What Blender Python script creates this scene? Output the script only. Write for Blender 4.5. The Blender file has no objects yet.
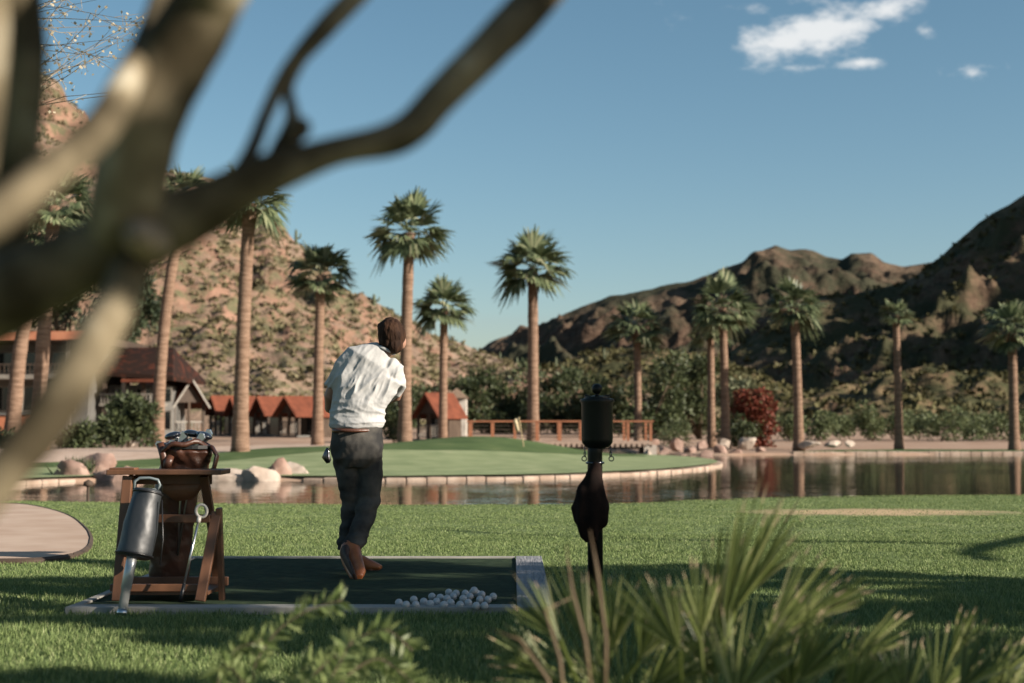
import bpy, math, random
import numpy as np
from mathutils import Vector, Matrix
R = math.radians
random.seed(7); RNG = np.random.RandomState(11)
S = bpy.context.scene; COL = S.collection

# ------------------------------------------------------------------ camera
F = 1422.0; CAMZ = 1.0; PITCH = math.atan(83.5/F)
cd = bpy.data.cameras.new('camera'); cam = bpy.data.objects.new('camera', cd); COL.objects.link(cam)
cam.location = (0, 0, CAMZ); cam.rotation_euler = (R(90)+PITCH, 0, 0)
cd.lens = F*36/1024; cd.sensor_width = 36; cd.clip_start = .05; cd.clip_end = 9000
cd.dof.use_dof = True; cd.dof.focus_distance = 9.4; cd.dof.aperture_fstop = 2.1; cd.dof.aperture_blades = 9
S.camera = cam

def P(px, py, D):
    """the point seen at photo position (px, py), D metres down the view axis along the ground"""
    u = (px-512)/F; v = (341.5-py)/F
    c, s = math.cos(PITCH), math.sin(PITCH)
    d = Vector((u, c - v*s, s + v*c)); return Vector((0, 0, CAMZ)) + d*(D/d.y)

# ------------------------------------------------------------------ objects
def tag(o, label=None, cat=None, group=None, kind=None):
    if label: o['label'] = label
    if cat: o['category'] = cat
    if group: o['group'] = group
    if kind: o['kind'] = kind
    return o
def thing(name, loc, label, cat, group=None, rz=0):
    o = bpy.data.objects.new(name, None); COL.objects.link(o); o.location = loc; o.rotation_euler = (0, 0, rz)
    o.empty_display_size = .1
    return tag(o, label, cat, group)
def origin(p):
    v = Vector((0, 0, 0))
    while p is not None: v = v + p.location; p = p.parent
    return v
def raw(name, v, f, mat, parent=None, smooth=False, mi=None):
    """numpy verts/faces (N,3 or N,4) given in WORLD space -> one mesh object"""
    v = np.asarray(v, dtype=np.float64); off = np.array(origin(parent)) if parent is not None else np.zeros(3)
    loc = Vector((0, 0, 0)); v = v - off
    me = bpy.data.meshes.new(name)
    if isinstance(f, np.ndarray):
        k = f.shape[1]
        me.vertices.add(len(v)); me.vertices.foreach_set('co', v.astype(np.float32).ravel())
        me.loops.add(f.size); me.loops.foreach_set('vertex_index', f.astype(np.int32).ravel())
        me.polygons.add(len(f)); me.polygons.foreach_set('loop_start', np.arange(0, f.size, k, dtype=np.int32))
        me.polygons.foreach_set('loop_total', np.full(len(f), k, dtype=np.int32))
        me.update(calc_edges=True); me.validate()
    else:
        me.from_pydata([tuple(x) for x in v], [], [tuple(x) for x in f]); me.update()
    if smooth: me.polygons.foreach_set('use_smooth', np.ones(len(me.polygons), dtype=bool))
    for m in (mat if isinstance(mat, (list, tuple)) else [mat]): me.materials.append(m)
    if mi is not None: me.polygons.foreach_set('material_index', np.asarray(mi, dtype=np.int32))
    o = bpy.data.objects.new(name, me); COL.objects.link(o)
    if parent is not None: o.parent = parent
    return o
class MB:
    def __init__(s): s.v = []; s.f = []
    def add(s, vs, fs):
        n = len(s.v); s.v += [tuple(x) for x in vs]; s.f += [tuple(i+n for i in f) for f in fs]; return s
    def box(s, c, size, rz=0, M=None):
        hx, hy, hz = size[0]/2, size[1]/2, size[2]/2
        p = [Vector((x, y, z)) for x in (-hx, hx) for y in (-hy, hy) for z in (-hz, hz)]
        if M is None: M = Matrix.Rotation(rz, 3, 'Z')
        c = Vector(c)
        return s.add([M@q + c for q in p], [(0, 1, 3, 2), (4, 6, 7, 5), (0, 4, 5, 1), (2, 3, 7, 6), (0, 2, 6, 4), (1, 5, 7, 3)])
    def beam(s, a, b, w, d, ref=(0, 1, 0)):
        """square bar from a to b, w across, d along ref"""
        a = Vector(a); b = Vector(b); t = (b-a).normalized(); r = Vector(ref)
        n1 = t.cross(r).normalized(); n2 = n1.cross(t).normalized()
        q = [(-1, -1), (1, -1), (1, 1), (-1, 1)]
        vs = [a + n1*i*w/2 + n2*j*d/2 for i, j in q] + [b + n1*i*w/2 + n2*j*d/2 for i, j in q]
        return s.add(vs, [(3, 2, 1, 0), (4, 5, 6, 7), (0, 1, 5, 4), (1, 2, 6, 5), (2, 3, 7, 6), (3, 0, 4, 7)])
    def tube(s, pts, rad, seg=10, ref=(0, 1, 0), cap=True):
        """rad: number or (a, b) per point; elliptical section, b along ref"""
        pts = [Vector(p) for p in pts]; n = len(pts); vs = []; ref = Vector(ref)
        for i, p in enumerate(pts):
            t = (pts[min(i+1, n-1)] - pts[max(i-1, 0)]).normalized()
            n1 = t.cross(ref)
            if n1.length < 1e-4: n1 = t.cross(Vector((1, .3, 0)))
            n1.normalize(); n2 = n1.cross(t).normalized()
            r = rad[i] if isinstance(rad, (list, tuple)) else rad
            a, b = r if isinstance(r, (list, tuple)) else (r, r)
            for k in range(seg):
                w = 2*math.pi*k/seg; vs.append(p + n1*math.cos(w)*a + n2*math.sin(w)*b)
        fs = [(i*seg+k, i*seg+(k+1) % seg, (i+1)*seg+(k+1) % seg, (i+1)*seg+k) for i in range(n-1) for k in range(seg)]
        if cap: fs += [tuple(range(seg))[::-1], tuple(range((n-1)*seg, n*seg))]
        return s.add(vs, fs)
    def lathe(s, c, prof, seg=24, sx=1, sy=1):
        c = Vector(c); vs = []; n = len(prof)
        for r, z in prof:
            for k in range(seg):
                w = 2*math.pi*k/seg; vs.append(c + Vector((r*sx*math.cos(w), r*sy*math.sin(w), z)))
        fs = [(i*seg+k, i*seg+(k+1) % seg, (i+1)*seg+(k+1) % seg, (i+1)*seg+k) for i in range(n-1) for k in range(seg)]
        fs += [tuple(range(seg))[::-1], tuple(range((n-1)*seg, n*seg))]
        return s.add(vs, fs)
    def ball(s, c, r, seg=14, rings=9, M=None):
        c = Vector(c); rx, ry, rz = r if isinstance(r, (list, tuple)) else (r, r, r); vs = []
        for i in range(1, rings):
            th = math.pi*i/rings
            for k in range(seg):
                w = 2*math.pi*k/seg; vs.append(Vector((rx*math.sin(th)*math.cos(w), ry*math.sin(th)*math.sin(w), rz*math.cos(th))))
        vs += [Vector((0, 0, rz)), Vector((0, 0, -rz))]; T = len(vs)-2
        if M is not None: vs = [M@q for q in vs]
        fs = [(i*seg+k, (i+1)*seg+k, (i+1)*seg+(k+1) % seg, i*seg+(k+1) % seg) for i in range(rings-2) for k in range(seg)]
        fs += [(T, k, (k+1) % seg) for k in range(seg)] + [(T+1, (rings-2)*seg+(k+1) % seg, (rings-2)*seg+k) for k in range(seg)]
        return s.add([q + c for q in vs], fs)
    def torus(s, c, Rr, r, axis=(0, 1, 0), seg=22, sg=8, sx=1.0, sz=1.0):
        ax = Vector(axis).normalized(); u = ax.orthogonal().normalized()
        if abs(ax.z) < .9: u = Vector((0, 0, 1)).cross(ax).normalized()
        w = ax.cross(u); c = Vector(c); vs = []
        for i in range(seg):
            a = 2*math.pi*i/seg; dirv = u*math.cos(a)*sx + w*math.sin(a)*sz; dn = (u*math.cos(a)+w*math.sin(a))
            for k in range(sg):
                b = 2*math.pi*k/sg; vs.append(c + dirv*Rr + dn*math.cos(b)*r + ax*math.sin(b)*r)
        fs = [(i*sg+k, i*sg+(k+1) % sg, ((i+1) % seg)*sg+(k+1) % sg, ((i+1) % seg)*sg+k) for i in range(seg) for k in range(sg)]
        return s.add(vs, fs)
    def build(s, name, mat, parent=None, smooth=False, bevel=0, auto=None):
        o = raw(name, s.v, s.f, mat, parent, smooth)
        if bevel:
            b = o.modifiers.new('bevel', 'BEVEL'); b.width = bevel; b.segments = 2; b.limit_method = 'ANGLE'
        if auto: 
            e = o.modifiers.new('edges', 'EDGE_SPLIT'); e.split_angle = R(auto)
        return o
def remeshed(mb, name, mat, parent, voxel=.01, smooth=4, fn=None, dec=None):
    """union of overlapping closed pieces -> one continuous smooth surface; fn(verts Nx3 world, normals)->verts"""
    me = bpy.data.meshes.new('tmp'); me.from_pydata([tuple(x) for x in mb.v], [], mb.f)
    t = bpy.data.objects.new('tmp', me); COL.objects.link(t)
    import bmesh
    bm = bmesh.new(); bm.from_mesh(me); bmesh.ops.recalc_face_normals(bm, faces=bm.faces[:]); bm.to_mesh(me); bm.free()
    m = t.modifiers.new('r', 'REMESH'); m.mode = 'VOXEL'; m.voxel_size = voxel
    if smooth: q = t.modifiers.new('s', 'SMOOTH'); q.factor = .5; q.iterations = smooth
    dg = bpy.context.evaluated_depsgraph_get(); ev = t.evaluated_get(dg); m2 = bpy.data.meshes.new_from_object(ev)
    n = len(m2.vertices); v = np.zeros(n*3); m2.vertices.foreach_get('co', v); v = v.reshape(-1, 3)
    nr = np.zeros(n*3); m2.vertices.foreach_get('normal', nr); nr = nr.reshape(-1, 3)
    if fn is not None: v = fn(v, nr)
    v = v - np.array(origin(parent)) if parent is not None else v
    m2.vertices.foreach_set('co', v.ravel()); m2.update()
    m2.polygons.foreach_set('use_smooth', np.ones(len(m2.polygons), dtype=bool))
    m2.materials.clear(); m2.materials.append(mat); m2.name = name
    bpy.data.objects.remove(t); bpy.data.meshes.remove(me)
    o = bpy.data.objects.new(name, m2); COL.objects.link(o)
    if parent is not None: o.parent = parent
    return o
def copy_tree(o, loc, rz=0, sc=None, label=None, parent=None):
    c = o.copy(); COL.objects.link(c); c.parent = parent
    if parent is None:
        c.location = loc; c.rotation_euler = (0, 0, rz)
        if sc: c.scale = sc
        if label: c['label'] = label
    for ch in list(o.children): copy_tree(ch, None, parent=c)
    return c

# ------------------------------------------------------------------ noise
_perm = RNG.permutation(256); _perm = np.concatenate([_perm, _perm, _perm])
_gr = np.array([(math.cos(a), math.sin(a)) for a in np.linspace(0, 2*math.pi, 16, endpoint=False)])
def pn(x, y, s=0):
    x = np.asarray(x, float)+s*17.3; y = np.asarray(y, float)-s*9.7
    xi = np.floor(x).astype(int); yi = np.floor(y).astype(int); xf = x-xi; yf = y-yi
    u = xf*xf*xf*(xf*(xf*6-15)+10); w = yf*yf*yf*(yf*(yf*6-15)+10)
    def g(ix, iy, dx, dy):
        h = _perm[_perm[ix % 256]+iy % 256] % 16; return _gr[h, 0]*dx+_gr[h, 1]*dy
    a = g(xi, yi, xf, yf); b = g(xi+1, yi, xf-1, yf); c = g(xi, yi+1, xf, yf-1); d = g(xi+1, yi+1, xf-1, yf-1)
    return ((a+u*(b-a)) + w*((c+u*(d-c))-(a+u*(b-a))))*1.5
def fbm(x, y, o=5, s=0, g=.5):
    r = 0; a = 1; t = 0
    for i in range(o): r = r+a*pn(np.asarray(x)*2**i, np.asarray(y)*2**i, s+i); t += a; a *= g
    return r/t
def ridge(x, y, o=5, s=0, g=.5):
    r = 0; a = 1; t = 0
    for i in range(o):
        n = 1-np.abs(pn(np.asarray(x)*2**i, np.asarray(y)*2**i, s+i)); r = r+a*n*n; t += a; a *= g
    return r/t
def sst(a, b, x): t = np.clip((x-a)/(b-a), 0, 1); return t*t*(3-2*t)

# ------------------------------------------------------------------ materials
KA = .70
def lin(c):
    return tuple((x/12.92 if x <= .04045 else ((x+.055)/1.055)**2.4) for x in c)
def mat(name, c1, c2=None, rough=.7, scale=4, bump=0, bscale=None, stretch=(1, 1, 1), c3=None, spec=.5, metal=0, sheen=0, detail=6, lo=.35, hi=.65, coat=0, trans=0, bdist=.02):
    if not metal: c1, c2, c3 = [None if c is None else tuple(q*KA for q in c) for c in (c1, c2, c3)]
    m = bpy.data.materials.new(name); m.use_nodes = True; nt = m.node_tree; N = nt.nodes; L = nt.links
    b = N['Principled BSDF']; b.inputs['Roughness'].default_value = rough; b.inputs['Metallic'].default_value = metal
    b.inputs['Specular IOR Level'].default_value = spec; b.inputs['Coat Weight'].default_value = coat
    b.inputs['Base Color'].default_value = (*c1, 1)
    tc = N.new('ShaderNodeTexCoord'); mp = N.new('ShaderNodeMapping'); mp.inputs['Scale'].default_value = stretch
    L.new(tc.outputs['Object'], mp.inputs['Vector'])
    if c2 is not None:
        n = N.new('ShaderNodeTexNoise'); n.inputs['Scale'].default_value = scale; n.inputs['Detail'].default_value = detail
        L.new(mp.outputs[0], n.inputs['Vector']); r = N.new('ShaderNodeValToRGB'); L.new(n.outputs['Fac'], r.inputs['Fac'])
        r.color_ramp.elements[0].position = lo; r.color_ramp.elements[0].color = (*c1, 1)
        r.color_ramp.elements[1].position = hi; r.color_ramp.elements[1].color = (*c2, 1)
        if c3 is not None:
            e = r.color_ramp.elements.new(min(.98, hi+.12)); e.color = (*c3, 1)
        L.new(r.outputs['Color'], b.inputs['Base Color'])
    if bump:
        n2 = N.new('ShaderNodeTexNoise'); n2.inputs['Scale'].default_value = bscale or scale*4; n2.inputs['Detail'].default_value = 5
        L.new(mp.outputs[0], n2.inputs['Vector']); bp = N.new('ShaderNodeBump'); bp.inputs['Strength'].default_value = bump; bp.inputs['Distance'].default_value = bdist
        L.new(n2.outputs['Fac'], bp.inputs['Height']); L.new(bp.outputs[0], b.inputs['Normal'])
    if trans:
        t = N.new('ShaderNodeBsdfTranslucent'); mx = N.new('ShaderNodeMixShader'); mx.inputs[0].default_value = trans
        if c2 is not None: L.new(r.outputs['Color'], t.inputs['Color'])
        else: t.inputs['Color'].default_value = (*c1, 1)
        L.new(b.outputs[0], mx.inputs[1]); L.new(t.outputs[0], mx.inputs[2]); L.new(mx.outputs[0], N['Material Output'].inputs['Surface'])
    return m
def leafmat(name, c1, c2, rough=.55, trans=.25, spec=.35, c3=None):
    """each leaf (mesh island) takes its own tone between c1 and c2"""
    c1, c2, c3 = [None if c is None else tuple(q*KA for q in c) for c in (c1, c2, c3)]
    m = bpy.data.materials.new(name); m.use_nodes = True; nt = m.node_tree; N = nt.nodes; L = nt.links
    b = N['Principled BSDF']; b.inputs['Roughness'].default_value = rough; b.inputs['Specular IOR Level'].default_value = spec
    g = N.new('ShaderNodeNewGeometry'); r = N.new('ShaderNodeValToRGB'); L.new(g.outputs['Random Per Island'], r.inputs['Fac'])
    r.color_ramp.elements[0].color = (*c1, 1); r.color_ramp.elements[1].color = (*c2, 1)
    if c3: r.color_ramp.elements[1].position = .85; e = r.color_ramp.elements.new(1.0); e.color = (*c3, 1)
    L.new(r.outputs['Color'], b.inputs['Base Color'])
    t = N.new('ShaderNodeBsdfTranslucent'); mx = N.new('ShaderNodeMixShader'); mx.inputs[0].default_value = trans
    L.new(r.outputs['Color'], t.inputs['Color']); L.new(b.outputs[0], mx.inputs[1]); L.new(t.outputs[0], mx.inputs[2])
    L.new(mx.outputs[0], N['Material Output'].inputs['Surface'])
    return m

# ------------------------------------------------------------------ light
SUN_AZ = 112.0; SUN_EL = 22.0     # degrees clockwise from the view direction (+Y)
EXPO = 1.2
az, el = R(SUN_AZ), R(SUN_EL)
TOSUN = Vector((math.sin(az)*math.cos(el), math.cos(az)*math.cos(el), math.sin(el)))
sd = bpy.data.lights.new('sun', 'SUN'); so = bpy.data.objects.new('sun', sd); COL.objects.link(so)
sd.energy = 5.0; sd.angle = R(.53); sd.color = (1.0, .89, .76)
so.rotation_euler = (-TOSUN).to_track_quat('-Z', 'Y').to_euler(); so.location = (30, -10, 30)
W = bpy.data.worlds.new('World'); S.world = W; W.use_nodes = True
N = W.node_tree.nodes; L = W.node_tree.links; N.clear()
sky = N.new('ShaderNodeTexSky'); sky.sky_type = 'NISHITA'; sky.sun_disc = False; sky.sun_elevation = el; sky.sun_rotation = az
sky.air_density = 1.0; sky.dust_density = 1.1; sky.ozone_density = 1.6; sky.altitude = 600
hsv = N.new('ShaderNodeHueSaturation'); hsv.inputs['Hue'].default_value = .483; hsv.inputs['Saturation'].default_value = 1.08; L.new(sky.outputs[0], hsv.inputs['Color'])
bg = N.new('ShaderNodeBackground'); bg.inputs['Strength'].default_value = .05; L.new(hsv.outputs[0], bg.inputs['Color'])
tc = N.new('ShaderNodeTexCoord'); sp = N.new('ShaderNodeSeparateXYZ'); L.new(tc.outputs['Generated'], sp.inputs[0])
def mth(op, a, b=None, clamp=False):
    n = N.new('ShaderNodeMath'); n.operation = op; n.use_clamp = clamp
    for i, x in enumerate((a, b)):
        if x is None: continue
        if hasattr(x, 'type') or hasattr(x, 'is_linked'): L.new(x, n.inputs[i])
        else: n.inputs[i].default_value = x
    return n.outputs[0]
ydiv = mth('MAXIMUM', sp.outputs['Y'], .01)
uu = mth('DIVIDE', sp.outputs['X'], ydiv); vv = mth('DIVIDE', sp.outputs['Z'], ydiv)
tot = None
for cx, cy, rx, ry, am in [(818, 36, 62, 24, 1.15), (786, 40, 42, 24, 1.15), (884, 10, 36, 18, .9), (850, 26, 60, 13, .7), (858, 63, 20, 6, .75), (926, 31, 13, 9, .7), (975, 72, 15, 7, .55), (990, 66, 22, 5, .35), (742, 8, 34, 7, .25), (792, 68, 22, 4, .3)]:
    p = P(cx, cy, 1.0); u0 = p.x; v0 = p.z-CAMZ
    a = mth('DIVIDE', mth('SUBTRACT', uu, u0), rx/F); b_ = mth('DIVIDE', mth('SUBTRACT', vv, v0), ry/F)
    r2 = mth('ADD', mth('MULTIPLY', a, a), mth('MULTIPLY', b_, b_))
    e = mth('MULTIPLY', mth('SUBTRACT', 1.0, mth('SQRT', r2)), am)
    e = mth('MAXIMUM', e, -1.2); tot = e if tot is None else mth('MAXIMUM', tot, e)
nz = N.new('ShaderNodeTexNoise'); nz.inputs['Scale'].default_value = 26; nz.inputs['Detail'].default_value = 6; nz.inputs['Roughness'].default_value = .62
mpv = N.new('ShaderNodeMapping'); mpv.inputs['Scale'].default_value = (1, 1, 2.0); mpv.inputs['Rotation'].default_value = (0, .25, 0); L.new(tc.outputs['Generated'], mpv.inputs[0]); L.new(mpv.outputs[0], nz.inputs['Vector'])
dens = mth('ADD', tot, mth('MULTIPLY', mth('SUBTRACT', nz.outputs['Fac'], .54), 3.6))
cm = N.new('ShaderNodeMapRange'); cm.interpolation_type = 'SMOOTHSTEP'; L.new(dens, cm.inputs['Value']); cm.inputs['From Min'].default_value = -.35; cm.inputs['From Max'].default_value = .95; cm.inputs['To Max'].default_value = .82
bg2 = N.new('ShaderNodeBackground'); bg2.inputs['Color'].default_value = (.42, .42, .415, 1); bg2.inputs['Strength'].default_value = 1.0
mx = N.new('ShaderNodeMixShader'); L.new(cm.outputs[0], mx.inputs[0]); L.new(bg.outputs[0], mx.inputs[1]); L.new(bg2.outputs[0], mx.inputs[2])
wo = N.new('ShaderNodeOutputWorld'); L.new(mx.outputs[0], wo.inputs['Surface'])
S.view_settings.view_transform = 'Standard'; S.view_settings.look = 'None'; S.view_settings.gamma = 1; S.view_settings.exposure = EXPO
S.view_settings.use_curve_mapping = False
try: S.cycles.max_bounces = 6; S.cycles.transparent_max_bounces = 8
except Exception: pass
# ------------------------------------------------------------------ terrain
def X_(px, D): return (px-512)/F*D
POND = [(-10.8, 24.5), (-10.3, 22), (-9, 20.0), (-6.8, 19), (-2.7, 18.2), (1.1, 18.2), (3.5, 19.8), (7.4, 20.6), (14, 20.6), (30, 19), (45, 19), (48, 40), (42, 56.5), (28, 57), (18, 56.6), (12.5, 56), (9.6, 55.5), (8.0, 55),
        (6.4, 56.5), (5.6, 58), (5.2, 62), (4.6, 70), (2, 74), (-2, 73), (-2.5, 68), (.6, 63), (1.6, 58), (3.2, 54.5), (4.7, 51.5), (5.9, 47.8), (6.2, 44), (5.7, 40), (4.3, 36), (2.6, 33), (.4, 30.9), (-1.5, 30.1), (-3.2, 29.8), (-5.5, 30.1), (-7.2, 30.6), (-8.6, 29.9), (-9.7, 28), (-10.4, 26)]
def smooth_closed(p, k=4):
    out = []; n = len(p)
    for i in range(n):
        p0, p1, p2, p3 = [np.array(p[(i+j-1) % n], float) for j in range(4)]
        for s in range(k):
            t = s/k; out.append(.5*((2*p1)+(-p0+p2)*t+(2*p0-5*p1+4*p2-p3)*t*t+(-p0+3*p1-3*p2+p3)*t**3))
    return np.array(out)
PS = smooth_closed(POND, 4)
def sdf(x, y, poly=PS):
    """signed distance, positive inside"""
    x = np.asarray(x, float); y = np.asarray(y, float); sh = x.shape; x = x.ravel(); y = y.ravel()
    best = np.full(x.shape, 1e9); ins = np.zeros(x.shape, bool)
    n = len(poly)
    near = (x > poly[:, 0].min()-15) & (x < poly[:, 0].max()+15) & (y > poly[:, 1].min()-15) & (y < poly[:, 1].max()+15)
    xx = x[near]; yy = y[near]; bb = best[near]; ii = ins[near]
    for i in range(n):
        ax, ay = poly[i]; bx, by = poly[(i+1) % n]; dx, dy = bx-ax, by-ay
        t = np.clip(((xx-ax)*dx+(yy-ay)*dy)/(dx*dx+dy*dy+1e-12), 0, 1)
        bb = np.minimum(bb, np.hypot(xx-ax-t*dx, yy-ay-t*dy))
        c = ((ay > yy) != (by > yy)) & (xx < (bx-ax)*(yy-ay)/(by-ay+1e-12)+ax); ii ^= c
    best[near] = bb; ins[near] = ii
    return np.where(ins, best, -best).reshape(sh)
def Gb(x, y, d=None):
    """ground height without the pond basin"""
    x = np.asarray(x, float); y = np.asarray(y, float)
    if d is None: d = sdf(x, y)
    far = sst(24, 30, y); left = 1-sst(5.5, 9, x)
    z = .015*fbm(x*.3, y*.3, 3, 3)*sst(11, 16, y)
    z = z + far*(-.07 + .34*sst(.3, 11, -d)*left)
    z = z + far*.46*np.exp(-((x+.7)/2.9)**2-((y-46.5)/4.6)**2)
    z = z + far*.10*np.exp(-((x+5)/3)**2-((y-40)/4)**2)
    z = z + .12*sst(60, 100, y) + .8*sst(100, 160, y) 
    return z
def G(x, y):
    d = sdf(x, y); z = Gb(x, y, d); s = sst(-.02, .55, d)
    return z*(1-s) - .75*s
def g1(x, y): return float(G(np.array([x]), np.array([y]))[0])

def grid(xs, ys, zf, off=0):
    X, Y = np.meshgrid(xs, ys); Z = zf(X, Y)+off; nx, ny = len(xs), len(ys)
    v = np.stack([X.ravel(), Y.ravel(), Z.ravel()], 1); i = np.arange(nx*ny).reshape(ny, nx)
    f = np.stack([i[:-1, :-1].ravel(), i[:-1, 1:].ravel(), i[1:, 1:].ravel(), i[1:, :-1].ravel()], 1)
    return v, f
def axis(*seg):
    out = []
    for a, b, st in seg: out += list(np.arange(a, b, st))
    return np.array(out+[seg[-1][1]])
M_dirt = mat('desert_dirt', (.36, .235, .165), (.50, .36, .27), rough=.95, scale=.6, bump=.5, bscale=9, spec=.1, c3=(.30, .24, .14), detail=9)
v, f = grid(axis((-3000, -400, 400), (-400, -60, 20), (-60, -22, 2), (-22, 26, .4), (26, 60, 1.5), (60, 400, 20), (400, 3000, 400)),
            axis((-200, -20, 20), (-20, 14, 2), (14, 78, .4), (78, 130, 2), (130, 400, 15), (400, 6000, 400)), G, -.03)
tag(raw('ground', v, f, M_dirt, smooth=True), kind='structure')

def strip(name, A, B, mt, off, n=None, m=14, kind='structure', zf=G, parent=None):
    """sheet between polylines A and B (same length), draped on the terrain"""
    A = np.array(A, float); B = np.array(B, float)
    def res(p, n):
        d = np.r_[0, np.cumsum(np.hypot(*np.diff(p, axis=0).T))]; t = np.linspace(0, d[-1], n)
        return np.stack([np.interp(t, d, p[:, 0]), np.interp(t, d, p[:, 1])], 1)
    n = n or 80
    if len(A) != n or len(B) != n: A = res(A, n); B = res(B, n)
    t = np.linspace(0, 1, m)[:, None, None]; Q = A[None]*(1-t)+B[None]*t
    X, Y = Q[..., 0], Q[..., 1]; Z = zf(X, Y)+off
    v = np.stack([X.ravel(), Y.ravel(), Z.ravel()], 1); i = np.arange(m*n).reshape(m, n)
    f = np.stack([i[:-1, :-1].ravel(), i[:-1, 1:].ravel(), i[1:, 1:].ravel(), i[1:, :-1].ravel()], 1)
    o = raw(name, v, f, mt, parent, smooth=True)
    if kind: o['kind'] = kind
    return o
def px_pts(l): return [(X_(px, D), D) for px, D in l]

# lawn material: clump tone, mown variation, one worn sandy streak
def grassmat(name, c1, c2, c3, worn=None, bsc=60):
    m = mat(name, c1, c2, rough=.85, scale=1.3, bump=.6, bscale=bsc, spec=.06, c3=c3, detail=10, lo=.3, hi=.62, bdist=.03)
    if worn:
        N = m.node_tree.nodes; L = m.node_tree.links; b = N['Principled BSDF']; src = b.inputs['Base Color'].links[0].from_socket
        tc = N.new('ShaderNodeTexCoord'); mp = N.new('ShaderNodeMapping'); L.new(tc.outputs['Object'], mp.inputs[0])
        cx, cy, rx, ry = worn; mp.inputs['Location'].default_value = (-cx/rx, -cy/ry, 0); mp.inputs['Scale'].default_value = (1/rx, 1/ry, 0)
        ln = N.new('ShaderNodeVectorMath'); ln.operation = 'LENGTH'; L.new(mp.outputs[0], ln.inputs[0])
        nz = N.new('ShaderNodeTexNoise'); nz.inputs['Scale'].default_value = 2.5; nz.inputs['Detail'].default_value = 8; L.new(tc.outputs['Object'], nz.inputs['Vector'])
        ad = N.new('ShaderNodeMath'); ad.operation = 'MULTIPLY_ADD'; L.new(nz.outputs['Fac'], ad.inputs[0]); ad.inputs[1].default_value = 1.2; L.new(ln.outputs['Value'], ad.inputs[2])
        mr = N.new('ShaderNodeMapRange'); L.new(ad.outputs[0], mr.inputs['Value']); mr.inputs['From Min'].default_value = 1.75; mr.inputs['From Max'].default_value = 1.1
        mx = N.new('ShaderNodeMixRGB'); L.new(mr.outputs[0], mx.inputs[0]); L.new(src, mx.inputs[1]); mx.inputs[2].default_value = (.42, .31, .19, 1)
        L.new(mx.outputs[0], b.inputs['Base Color'])
    return m
WORN = (4.2, 16.4, 1.55, .75)
M_lawn = grassmat('lawn_grass', (.13, .18, .075), (.22, .28, .12), (.31, .34, .17), worn=WORN)
M_green = grassmat('green_turf', (.22, .275, .14), (.32, .37, .20), (.40, .42, .25), bsc=25)
NB = [(-40, 23), (-14, 23.5), (-11.2, 22.6), (-9.2, 19.9), (-6.8, 19), (-2.7, 18.2), (1.1, 18.2), (3.5, 19.8), (7.4, 20.6), (14, 20.6), (30, 19), (60, 19)]
nbs = []
for i in range(len(NB)-1):
    for k in range(12):
        t = k/12; nbs.append((NB[i][0]*(1-t)+NB[i+1][0]*t, NB[i][1]*(1-t)+NB[i+1][1]*t))
nbs = np.array(nbs+[NB[-1]]); 
for _ in range(4): nbs[1:-1, 1] = (nbs[:-2, 1]+2*nbs[1:-1, 1]+nbs[2:, 1])/4
nbs[:, 1] += .12*fbm(nbs[:, 0]*.9, nbs[:, 0]*0, 4, 5)
lawn_far = nbs+np.array([0, .25]); lawn_near = np.stack([nbs[:, 0], np.full(len(nbs), -25.0)], 1)
strip('lawn', lawn_near, lawn_far, M_lawn, .0, n=len(nbs), m=90)
# putting green peninsula: kerb line from the left lawn round the tip
KERB = [(-40, 26), (-16, 26), (-11.2, 26.2), (-10.4, 26.2), (-9.7, 28), (-8.6, 29.9), (-7.2, 30.6), (-5.5, 30.1), (-3.2, 29.8), (-1.5, 30.1), (.4, 30.9), (2.6, 33), (4.3, 36), (5.7, 40), (6.2, 44), (5.9, 47.8), (4.7, 51.5)]
def cr(p, k=8):
    p = [np.array(q, float) for q in p]; p = [2*p[0]-p[1]]+p+[2*p[-1]-p[-2]]; out = []
    for i in range(1, len(p)-2):
        for s in range(k):
            t = s/k; p0, p1, p2, p3 = p[i-1:i+3]
            out.append(.5*((2*p1)+(-p0+p2)*t+(2*p0-5*p1+4*p2-p3)*t*t+(-p0+3*p1-3*p2+p3)*t**3))
    return np.array(out+[p[-2]])
kc = cr(KERB)
gb = cr([(-40, 33.5), (-18, 34), (-12, 34.5), (-9.5, 36), (-7.5, 39.5), (-6.2, 43), (-5.2, 49), (-3.5, 52.5), (-1, 53.5), (1.2, 53), (3, 52.3), (4.2, 51.8)])
def resam(p, n):
    d = np.r_[0, np.cumsum(np.hypot(*np.diff(p, axis=0).T))]; t = np.linspace(0, d[-1], n)
    return np.stack([np.interp(t, d, p[:, 0]), np.interp(t, d, p[:, 1])], 1)
kin = resam(kc, 160); gbb = resam(gb, 160)
strip('putting_green', kin, gbb, M_green, .012, n=160, m=60, zf=Gb)
M_rough = grassmat('rough_turf', (.07, .115, .045), (.12, .17, .07), (.17, .21, .09), bsc=30)
strip('rough_grass', resam(cr([(-40, 31.5), (-12, 32.8), (-8, 35), (-5, 38.2), (-2, 40.3), (1, 41.6), (3.4, 44), (4.5, 47.5), (4.4, 50.5), (4.2, 51.7)]), 160), gbb, M_rough, .018, n=160, m=40, zf=Gb)
M_path = mat('path_gravel', (.50, .37, .29), (.62, .48, .39), rough=.95, scale=3, bump=.3, bscale=60, spec=.1)
strip('path', gbb, resam(cr([(-40, 41), (-22, 42), (-14, 44), (-10.5, 48), (-9, 52), (-7.5, 56), (-4, 58.5), (-1, 59), (1.5, 57.5), (2.8, 55.5)]), 160), M_path, .004, n=160, m=14, zf=Gb)
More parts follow.
